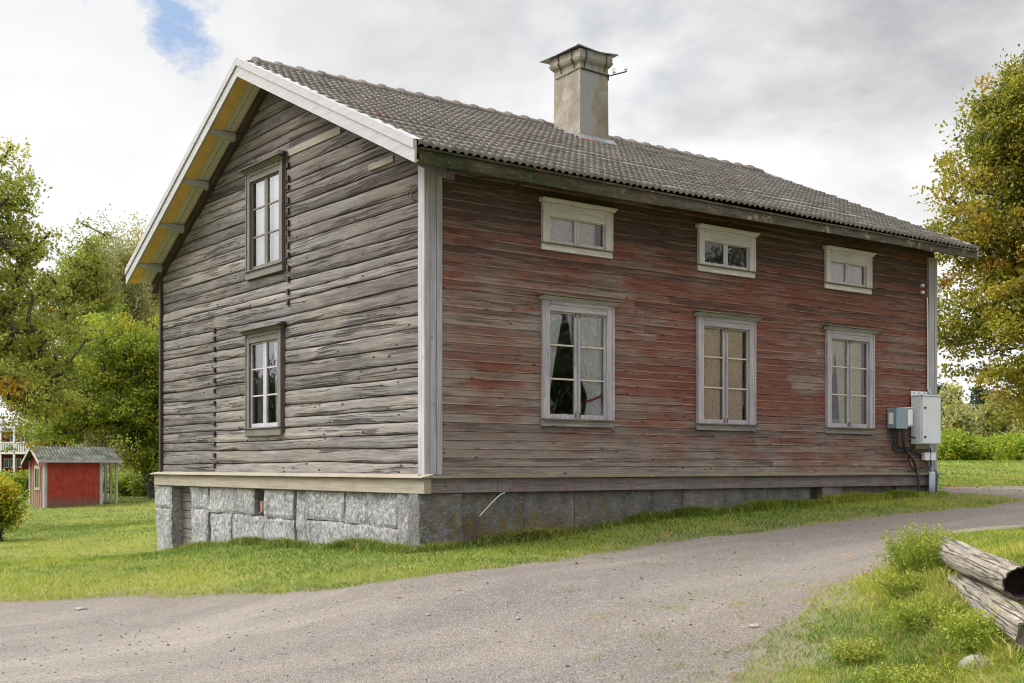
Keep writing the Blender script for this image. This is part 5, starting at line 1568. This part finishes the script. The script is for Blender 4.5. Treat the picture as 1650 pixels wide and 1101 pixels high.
rock(1215, 1013, .045, 'pale stone lying on the drive left of the grass bank')
rock(130, 986, .07, 'flat pale stone at the grass edge far left', .3)
rock(1582, 1080, .13, 'pale stone among the rough grass in the lower right', .5)
rock(690, 998, .03, 'small dark stone in the middle of the drive', .6)
rock(835, 1001, .025, 'small dark stone right of the drive middle', .6)


# ------------------------------------------------------------------ electric boxes on the front wall
def tub(name, pts, r, mat, label, cat, group=None, n=6):
    b = MB(); sm = []
    pts = [np.array(p) for p in pts]
    for i in range(len(pts) - 1):
        p_, a_, b_, c_ = pts[max(i - 1, 0)], pts[i], pts[i + 1], pts[min(i + 2, len(pts) - 1)]
        for t in np.linspace(0, 1, 6, endpoint=False):
            sm.append(.5 * (2 * a_ + (b_ - p_) * t + (2 * p_ - 5 * a_ + 4 * b_ - c_) * t * t + (3 * a_ - p_ - 3 * b_ + c_) * t ** 3))
    sm.append(pts[-1]); b.tube(sm, r, n)
    return tag(b.build(name, mat, None, True), label, cat, group)


MFv = lambda v: MF(*v)
b = MB(); b.box((9.96, .03, 1.975), (10.49, .235, 2.80), M=MFv)
cab = b.build('electric_cabinet', 'cab_white', None, bevel=.008); tag(cab, 'large pale grey steel cabinet at the far end of the front wall', 'cabinet')
b = MB(); b.box((9.975, .236, 1.985), (10.50, .262, 2.80), M=MFv); dr = b.build('door', 'cab_white', cab, bevel=.006)
for z in (2.60, 2.10):
    b = MB(); b.tube([MF(10.03, .26, z), MF(10.03, .285, z)], .018, 10); b.build('lock', 'iron', dr)
b = MB(); b.box((9.955, .03, 2.803), (10.505, .275, 2.825), M=MFv); b.build('lid', 'cab_white', cab, bevel=.004)
b = MB(); b.box((9.97, .02, 2.80), (10.45, .03, 2.90), M=MFv); rl = b.build('mounting_rail', 'cab_white', cab)
for x in (10.05, 10.2, 10.35):
    b = MB(); b.tube([MF(x, .03, 2.865), MF(x, .034, 2.865)], .014, 8); b.build('bolt', 'iron', rl)
b = MB(); b.box((10.02, .03, 1.90), (10.4, .10, 1.972), M=MFv); b.build('base_block', 'lightwood_y', cab)
b = MB(); b.box((9.29, .03, 2.235), (9.60, .20, 2.575), M=MFv)
mt = b.build('meter_box', 'cab_blue', None, bevel=.008); tag(mt, 'blue grey meter box with a white label on its side', 'meter box')
b = MB(); b.box((9.285, .202, 2.230), (9.61, .222, 2.58), M=MFv); b.build('door', 'cab_blue', mt, bevel=.005)
b = MB(); b.box((9.2855, .065, 2.31), (9.2895, .155, 2.50), M=MFv); b.build('label_plate', 'label_white', mt)
b = MB(); b.tube([MF(9.57, .22, 2.40), MF(9.57, .235, 2.40)], .012, 8); b.build('lock', 'zinc', mt)
b = MB(); b.box((9.66, .02, 2.27), (9.86, .16, 2.58), M=MFv); wb = b.build('fuse_box', 'label_white', None, bevel=.03); tag(wb, 'small rounded white box between the meter box and the large cabinet', 'fuse box')
b = MB(); b.box((9.65, .02, 2.585), (9.87, .17, 2.60), M=MFv); b.build('lid', 'label_white', wb, bevel=.01)
for x0, m_, lab in ((10.24, 'label_white', 'small pale junction box nearer the meter box'), (10.42, 'label_white', 'small pale junction box on the corner board')):
    b = MB(); b.box((x0, .05, 1.70), (x0 + .13, .12, 1.83), M=MFv); jb = b.build('junction_box', m_, None, bevel=.006); tag(jb, lab, 'junction box')
    b = MB(); b.box((x0 - .003, .121, 1.697), (x0 + .133, .13, 1.833), M=MFv); b.build('lid', m_, jb, bevel=.004)
b = MB(); b.box((10.371, .05, 1.71), (10.418, .10, 1.82), M=MFv); tag(b.build('cable_clamp', 'cab_blue', None), 'grey clamp between the two small junction boxes', 'clamp')
K = 'black cables under the electric boxes'
tub('cable', [MF(9.36, .10, 2.24), MF(9.35, .10, 2.05), MF(9.40, .08, 1.88), MF(9.65, .06, 1.84), MF(10.0, .06, 1.86), MF(10.12, .06, 1.80)], .016, 'rubber', 'outermost black cable looping from the left of the meter box', 'cable', K)
tub('cable', [MF(9.45, .10, 2.24), MF(9.42, .08, 2.08), MF(9.50, .06, 1.92), MF(9.75, .06, 1.90), MF(10.1, .06, 1.92)], .014, 'rubber', 'second black cable from the left of the meter box', 'cable', K)
tub('cable', [MF(9.50, .10, 2.24), MF(9.50, .08, 2.06), MF(9.58, .06, 1.91), MF(9.85, .07, 1.89), MF(10.22, .07, 1.78)], .014, 'rubber', 'third black cable, ending at the nearer junction box', 'cable', K)
tub('cable', [MF(9.60, .12, 2.24), MF(9.62, .12, 2.0), MF(9.74, .10, 1.84), MF(9.90, .12, 1.70), MF(10.0, .12, 1.5), MF(10.02, .15, 1.30), MF(9.99, .14, 1.12)], .022, 'rubber', 'thickest black cable running down over the skirting into the grass', 'cable', K)
tub('cable', [MF(9.66, .10, 2.24), MF(9.68, .10, 2.0), MF(9.80, .08, 1.86), MF(9.85, .08, 1.66), MF(9.95, .10, 1.53), MF(10.15, .07, 1.56), MF(10.36, .07, 1.60)], .016, 'rubber', 'black cable curling up again towards the pipes', 'cable', K)
tub('cable', [MF(9.78, .10, 2.27), MF(9.80, .12, 2.12), MF(9.90, .16, 2.08)], .016, 'rubber', 'short black cable under the small white box', 'cable', K)
tub('cable', [MF(9.9, .07, 1.93), MF(10.2, .07, 1.95), MF(10.42, .08, 1.92), MF(10.48, .08, 1.83)], .014, 'rubber', 'black cable under the large cabinet to the corner junction box', 'cable', K)
tub('cable', [MF(10.47, .08, 1.70), MF(10.47, .09, 1.62), MF(10.42, .09, 1.56), MF(10.40, .15, 1.46)], .014, 'rubber', 'short black cable below the corner junction box', 'cable', K)
for i, x in enumerate((10.33, 10.385, 10.44)):
    b = MB(); b.tube([MF(x, .165, 1.0), MF(x, .165, 1.50)], .024, 10); tag(b.build('conduit_pipe', 'pipe', None, True), 'grey plastic conduit rising from the grass below the junction boxes', 'pipe', 'conduit pipes at the far corner')
b = MB(); b.tube([MF(10.50, .16, 1.0), MF(10.50, .16, 1.52)], .02, 10); tag(b.build('conduit_pipe', 'rubber', None, True), 'black conduit standing right of the grey ones', 'pipe')

# loose wire by the corner: white wire running into a black tube
q1, q2, q3 = front(806, 794), front(757, 832), front(732, 880)
m_plain('wire_grey', (.42, .42, .43), .5, 0., .1)
tub('earth_wire', [MF(q1[0], .10, q1[1]), MF(q1[0] - .12, .11, q1[1] - .05), MF(q2[0], .20, q2[1])], .008, 'wire_grey', 'thin white wire hanging from the skirting near the corner', 'wire')
tub('wire_tube', [MF(q2[0], .20, q2[1]), MF((q2[0] + q3[0]) / 2, .24, (q2[1] + q3[1]) / 2), MF(q3[0] - .03, .27, q3[1] - .06)], .018, 'rubber', 'black tube taking the white wire into the ground near the corner', 'tube')


# ------------------------------------------------------------------ red playhouse
d0 = 45.; S0 = P(73, 751, d0); S0 = np.array([S0[0], S0[1], HP(S0) - .02])
th = math.radians(35); e1 = math.cos(th) * RV + math.sin(th) * FV; e2 = -math.sin(th) * RV + math.cos(th) * FV
def SH(v): return S0 + v[0] * e1 + v[1] * e2 + np.array([0, 0, v[2]])
m_ = MT('red painted boards'); r_, g_, b_ = m_.attr(); p_ = m_.pos(); x_, y_, z_ = m_.sep(p_)
cc = m_.mix(m_.mr(m_.noise(p_, 5., 4, .6), .35, .65), (.27, .035, .025), (.36, .058, .04)); cc = m_.mix(m_.mr(m_.ma('ADD', z_, m_.ma('MULTIPLY', m_.noise(p_, 6., 4), .3)), .30, .66, .85, 0.), cc, (.16, .115, .10)); cc = m_.mix(r_, cc, (.06, .01, .008))
MAT['shed_red'] = m_.pbr(cc, .8, None, .2)
m_ = MT('faded brown boards'); p_ = m_.pos(); r_, g_, b_ = m_.attr()
cc = m_.mix(m_.mr(m_.noise(m_.vm(p_, (3, 3, 1)), 3., 4, .6), .35, .65), (.17, .105, .08), (.23, .14, .10)); x_, y_, z_ = m_.sep(p_)
cc = m_.mix(m_.mr(z_, 1.3, 1.7), cc, (.20, .045, .035)); MAT['shed_brown'] = m_.pbr(cc, .85, None, .2)
m_ = MT('mossy corrugated sheet'); p_ = m_.pos(); cc = m_.mix(m_.mr(m_.noise(p_, 3., 5, .7), .42, .6), (.04, .043, .038), (.115, .12, .095)); cc = m_.mix(m_.mr(m_.noise(p_, 12., 4, .7), .55, .65), cc, (.11, .12, .035)); MAT['shed_roof'] = m_.pbr(cc, .85, None, .2)
LS, LP, WS, EH, RH = 2.02, 2.66, 2.2, 1.80, 2.30
shed = empty('playhouse', S0, 'small red wooden playhouse with mossy corrugated roof and open porch on the left lawn', 'playhouse')
b = MB(); nb = 22
for i in range(nb):
    x0 = LS * i / nb; x1 = LS * (i + 1) / nb; o_ = .012 if i % 2 else 0
    b.box((x0, -o_ - .01, 0), (x1 - .006, .03, EH), (0, .5, 0), SH)
b.build('wall', 'shed_red', shed)
b = MB(); nb = 14
for i in range(nb):
    y0 = WS * i / nb; y1 = WS * (i + 1) / nb; o_ = .012 if i % 2 else 0; zt2 = EH + (RH - EH - .05) * (1 - abs((y0 + y1) / WS - 1))
    b.box((-o_ - .01, y0, 0), (.03, y1 - .006, zt2), (0, .5, 0), SH)
b.box((.05, WS - .03, 0), (LS, WS, EH), M=SH); b.box((LS - .03, .03, 0), (LS, WS, EH), M=SH)
b.build('gable_wall', 'shed_brown', shed)
for (u0, v0) in ((-.05, -.05), (LS - .04, -.05), (-.05, WS - .05)):
    b = MB(); b.box((u0, v0, 0), (u0 + .11, v0 + .11, EH), M=SH); b.build('corner_board', 'trim_z', shed)
for (u0, v0) in ((LP - .06, 0.), (LP - .06, WS - .1), (LP - .06, .75), (LP - .06, 1.4)):
    b = MB(); b.box((u0, v0, .12), (u0 + .075, v0 + .075, EH), M=SH); b.build('porch_post', 'trim_z', shed)
b = MB(); b.box((LS, 0, 0), (LP + .02, WS, .12), M=SH); b.build('porch_floor', 'shed_brown', shed)
b = MB(); nx_ = 130
def rf(s, t):
    x = -.28 + (LP + .42) * s; q = t * 2 - 1
    return SH((x, WS / 2 + q * (WS / 2 + .22), RH + .03 - abs(q) * (RH - EH + .10) + .022 * math.sin(s * 26 * 6.283)))
b.grid(nx_, 3, rf); rfo = b.build('roof', 'shed_roof', shed)
b = MB(); b.box((-.26, -.24, EH - .085), (LP + .13, -.205, EH - .005), M=SH); b.build('fascia_board', 'trim_x', rfo)
for s in (-1, 1):
    b = MB(); y0, y1 = WS / 2, WS / 2 + s * (WS / 2 + .22)
    z0, z1 = RH + .02, EH - .08
    pts = [(-.30, y0, z0), (-.30, y1, z1), (-.30, y1, z1 - .1), (-.30, y0, z0 - .1)]
    b.add([SH(p) for p in pts] + [SH((p[0] + .03, p[1], p[2])) for p in pts], [(0, 1, 2, 3), (7, 6, 5, 4), (0, 4, 5, 1), (1, 5, 6, 2), (2, 6, 7, 3), (3, 7, 4, 0)]); b.build('barge_board', 'greywood', rfo)
b = MB(); y0, y1, z0, z1 = .62, 1.42, .78, 1.48
for (a_, c_, e_, f_) in ((y0, y0 + .1, z0, z1), (y1 - .1, y1, z0, z1), (y0, y1, z1, z1 + .11), (y0, y1, z0 - .11, z0)): b.box((-.055, a_, e_), (-.02, c_, f_), M=SH)
b.box((-.045, (y0 + y1) / 2 - .03, z0), (-.022, (y0 + y1) / 2 + .03, z1), M=SH)
w_ = b.build('window', 'lightwood_y', shed); b = MB(); b.add([SH((-.03, y0 + .1, z0)), SH((-.03, y1 - .1, z0)), SH((-.03, y1 - .1, z1)), SH((-.03, y0 + .1, z1))], [(0, 3, 2, 1)]); b.build('glass', 'glass', w_)

# far house with white balcony at the left edge
d0 = 110.; B0 = P(-60, 751, d0); B0 = np.array([B0[0], B0[1], HP(B0) - .1])
BH = lambda v: B0 + v[0] * RV + v[1] * FV + np.array([0, 0, v[2]])
zz = lambda py: 1.6 + (751 - py) / FPX * d0 - B0[2]; uu = lambda px: (px + 60) / FPX * d0
bh = empty('balcony_house', BH((4, 3, 0)), 'far red and white house with a long white balcony behind the garden', 'house')
m_plain('house_red', (.15, .012, .018), .8, 0., .2)
m_plain('house_white', (.74, .75, .76), .6, 0., .05)
m_plain('house_glass', (.06, .08, .10), .1, 0., .3)
b = MB(); b.box((-3, 1.2, 0), (uu(62), 8, zz(690)), M=BH); b.build('wall', 'house_red', bh)
b = MB(); b.box((-3, 1.1, zz(690) - .3), (uu(62) + .05, 1.19, zz(690) + .1), M=BH); b.build('cornice', 'house_white', bh)
b = MB(); q0, q1 = BH((-3.5, .6, zz(690) + .1)), 0
b.add([BH((-3.5, .0, zz(690))), BH((uu(68), .0, zz(690))), BH((uu(68), 4.6, zz(690) + .9)), BH((-3.5, 4.6, zz(690) + .9)), BH((uu(68), 9, zz(690))), BH((-3.5, 9, zz(690)))], [(0, 1, 2, 3), (3, 2, 4, 5), (1, 4, 2), (0, 3, 5), (0, 5, 4, 1)]); b.build('roof', 'capmetal', bh)
b = MB(); b.box((-3, -.6, zz(732)), (uu(56), 1.2, zz(728.5)), M=BH)
bal = b.build('balcony', 'house_white', bh)
b = MB(); b.box((-3, -.62, zz(714)), (uu(56), -.54, zz(712.5)), M=BH)
u = -3.
while u < uu(56): b.box((u, -.60, zz(728.5)), (u + .09, -.56, zz(714)), M=BH); u += .15
b.build('balustrade', 'house_white', bal)
for px in (3, 25, 56):
    b = MB(); b.box((uu(px), -.58, 0), (uu(px) + .16, -.42, zz(690)), M=BH); b.build('post', 'house_white', bh)
for py0, py1, lst in ((754, 739, (-2, 8, 18)), (712, 700, (8, 24, 40))):
    for px in lst:
        b = MB(); b.box((uu(px), 1.10, zz(py0)), (uu(px + 8), 1.19, zz(py1)), M=BH); w_ = b.build('window', 'house_white', bh)
        b = MB(); b.box((uu(px + 1), 1.07, zz(py0 - 1)), (uu(px + 3.7), 1.095, zz(py1 + 1.2)), M=BH); b.box((uu(px + 4.3), 1.07, zz(py0 - 1)), (uu(px + 7), 1.095, zz(py1 + 1.2)), M=BH); b.build('pane', 'house_glass', w_)


# ------------------------------------------------------------------ sky, sun, camera
SUN = -.88 * RV + .22 * FV; el = math.radians(39)
SUN = np.append(SUN[:2] / np.linalg.norm(SUN[:2]) * math.cos(el), math.sin(el))
wd = bpy.data.worlds.new('World'); S.world = wd; wd.use_nodes = True; nt = wd.node_tree; nt.nodes.clear()
w = MT.__new__(MT); w.t = nt; w._pos = None
dirv = w.n('ShaderNodeTexCoord').outputs['Generated']
dirv = w.n('ShaderNodeVectorMath', {'operation': 'NORMALIZE'}, {0: dirv}).outputs[0]
sky = w.n('ShaderNodeTexSky'); sky.sky_type = 'NISHITA'; sky.sun_disc = False; sky.sun_elevation = el; sky.sun_rotation = math.atan2(SUN[0], SUN[1])
def dot(v): return w.n('ShaderNodeVectorMath', {'operation': 'DOT_PRODUCT'}, {0: dirv, 1: tuple(float(q) for q in v)}).outputs['Value']
def pdir(px, py):
    v = FV + (px - 825) / FPX * RV + (751 - py) / FPX * ZV; return v / np.linalg.norm(v)
dx_, dy_, dz_ = w.sep(dirv)
pl = w.n('ShaderNodeVectorMath', {'operation': 'MULTIPLY'}, {0: dirv, 1: (1., 1., 1.7)}).outputs[0]
c1 = w.noise(pl, 2.1, 5, .52, .15); c2 = w.noise(w.vm(pl, (1, 1, 1), (3.1, 1.7, .4)), 5.2, 6, .58, .15); c3 = w.noise(w.vm(pl, (1, 1, 1), (9., 4., 2.)), 1.3, 3, .5)
# thin cloud veil; zenith and sun glow boosted out of view as added light
zen = w.mr(dz_, .40, .95, 0., SKY_ZEN)
glow = w.ma('MULTIPLY', w.ma('POWER', w.ma('MAXIMUM', dot(SUN), 0.), 12.), SKY_GLOW)
dens = w.ma('ADD', w.ma('MULTIPLY', c1, .52), w.ma('MULTIPLY', c2, .48))
gr = w.mr(w.ma('ADD', dens, w.mr(w.ma('ADD', dz_, w.ma('MULTIPLY_ADD', c3, .14, -.07)), .15, .34, -.06, .12)), .44, .64)
right = w.mr(dot(RV), -.28, .12)
gr = w.ma('MULTIPLY', gr, w.mr(right, 0., 1., .30, 1.))
cl = w.mix(gr, (8.3, 8.3, 8.3), (4.2, 4.25, 4.4))
hd_ = w.ma('ADD', w.ma('ARCCOSINE', dot(pdir(288, 22))), w.ma('MULTIPLY_ADD', w.ma('ADD', w.ma('MULTIPLY', c2, .6), w.ma('MULTIPLY', c1, .4)), -.30, .15))
c4 = w.noise(pl, 15., 6, .66)
hd_ = w.ma('ADD', hd_, w.ma('MULTIPLY_ADD', c4, -.16, .08))
hole = w.mr(hd_, .004, .034, .85, 0.)
hole2 = w.ma('MULTIPLY', w.mr(dot(pdir(985, 30)), math.cos(.085), math.cos(.02)), w.mr(c2, .46, .62, 0., .30))
blue = w.mix(.8, sky.outputs[0], (2.6, 4.0, 6.6))
cl = w.mix(w.ma('MAXIMUM', hole, hole2), cl, blue)
mul = w.ma('ADD', w.ma('ADD', zen, glow), 1.)
cl2 = w.n('ShaderNodeVectorMath', {'operation': 'SCALE'}, {0: cl, 'Scale': mul}).outputs[0]
bg = w.n('ShaderNodeBackground', None, {0: cl2, 'Strength': .1})
w.n('ShaderNodeOutputWorld', None, {0: bg.outputs[0]})

sl = bpy.data.lights.new('sun', 'SUN'); sl.energy = SUN_E; sl.angle = math.radians(SUN_A); sl.color = (1., .94, .85)
so = bpy.data.objects.new('sun', sl); COL.objects.link(so); so.rotation_euler = Vector(tuple(-SUN)).to_track_quat('-Z', 'Y').to_euler(); so.location = (-20, 10, 30)

cd = bpy.data.cameras.new('camera'); cd.sensor_width = 36; cd.lens = FPX / 1650 * 36; cd.shift_y = (751 - 550.5) / 1650; cd.clip_end = 3000; cd.clip_start = .1
co = bpy.data.objects.new('camera', cd); COL.objects.link(co); co.location = tuple(CAM)
co.rotation_euler = (math.pi / 2, 0, math.atan2(-FV[0], FV[1]))
S.camera = co
S.view_settings.view_transform = 'Standard'; S.view_settings.look = 'None'; S.view_settings.exposure = EXPO; S.view_settings.gamma = 1
S.render.engine = 'CYCLES'; S.cycles.use_denoising = True; S.cycles.max_bounces = 7; S.cycles.transparent_max_bounces = 10; S.cycles.diffuse_bounces = 4
S.cycles.sample_clamp_indirect = 6; S.cycles.filter_width = 1.1
try: S.cycles.denoiser = 'OPENIMAGEDENOISE'
except Exception: pass
S.render.resolution_x, S.render.resolution_y = 1024, 683
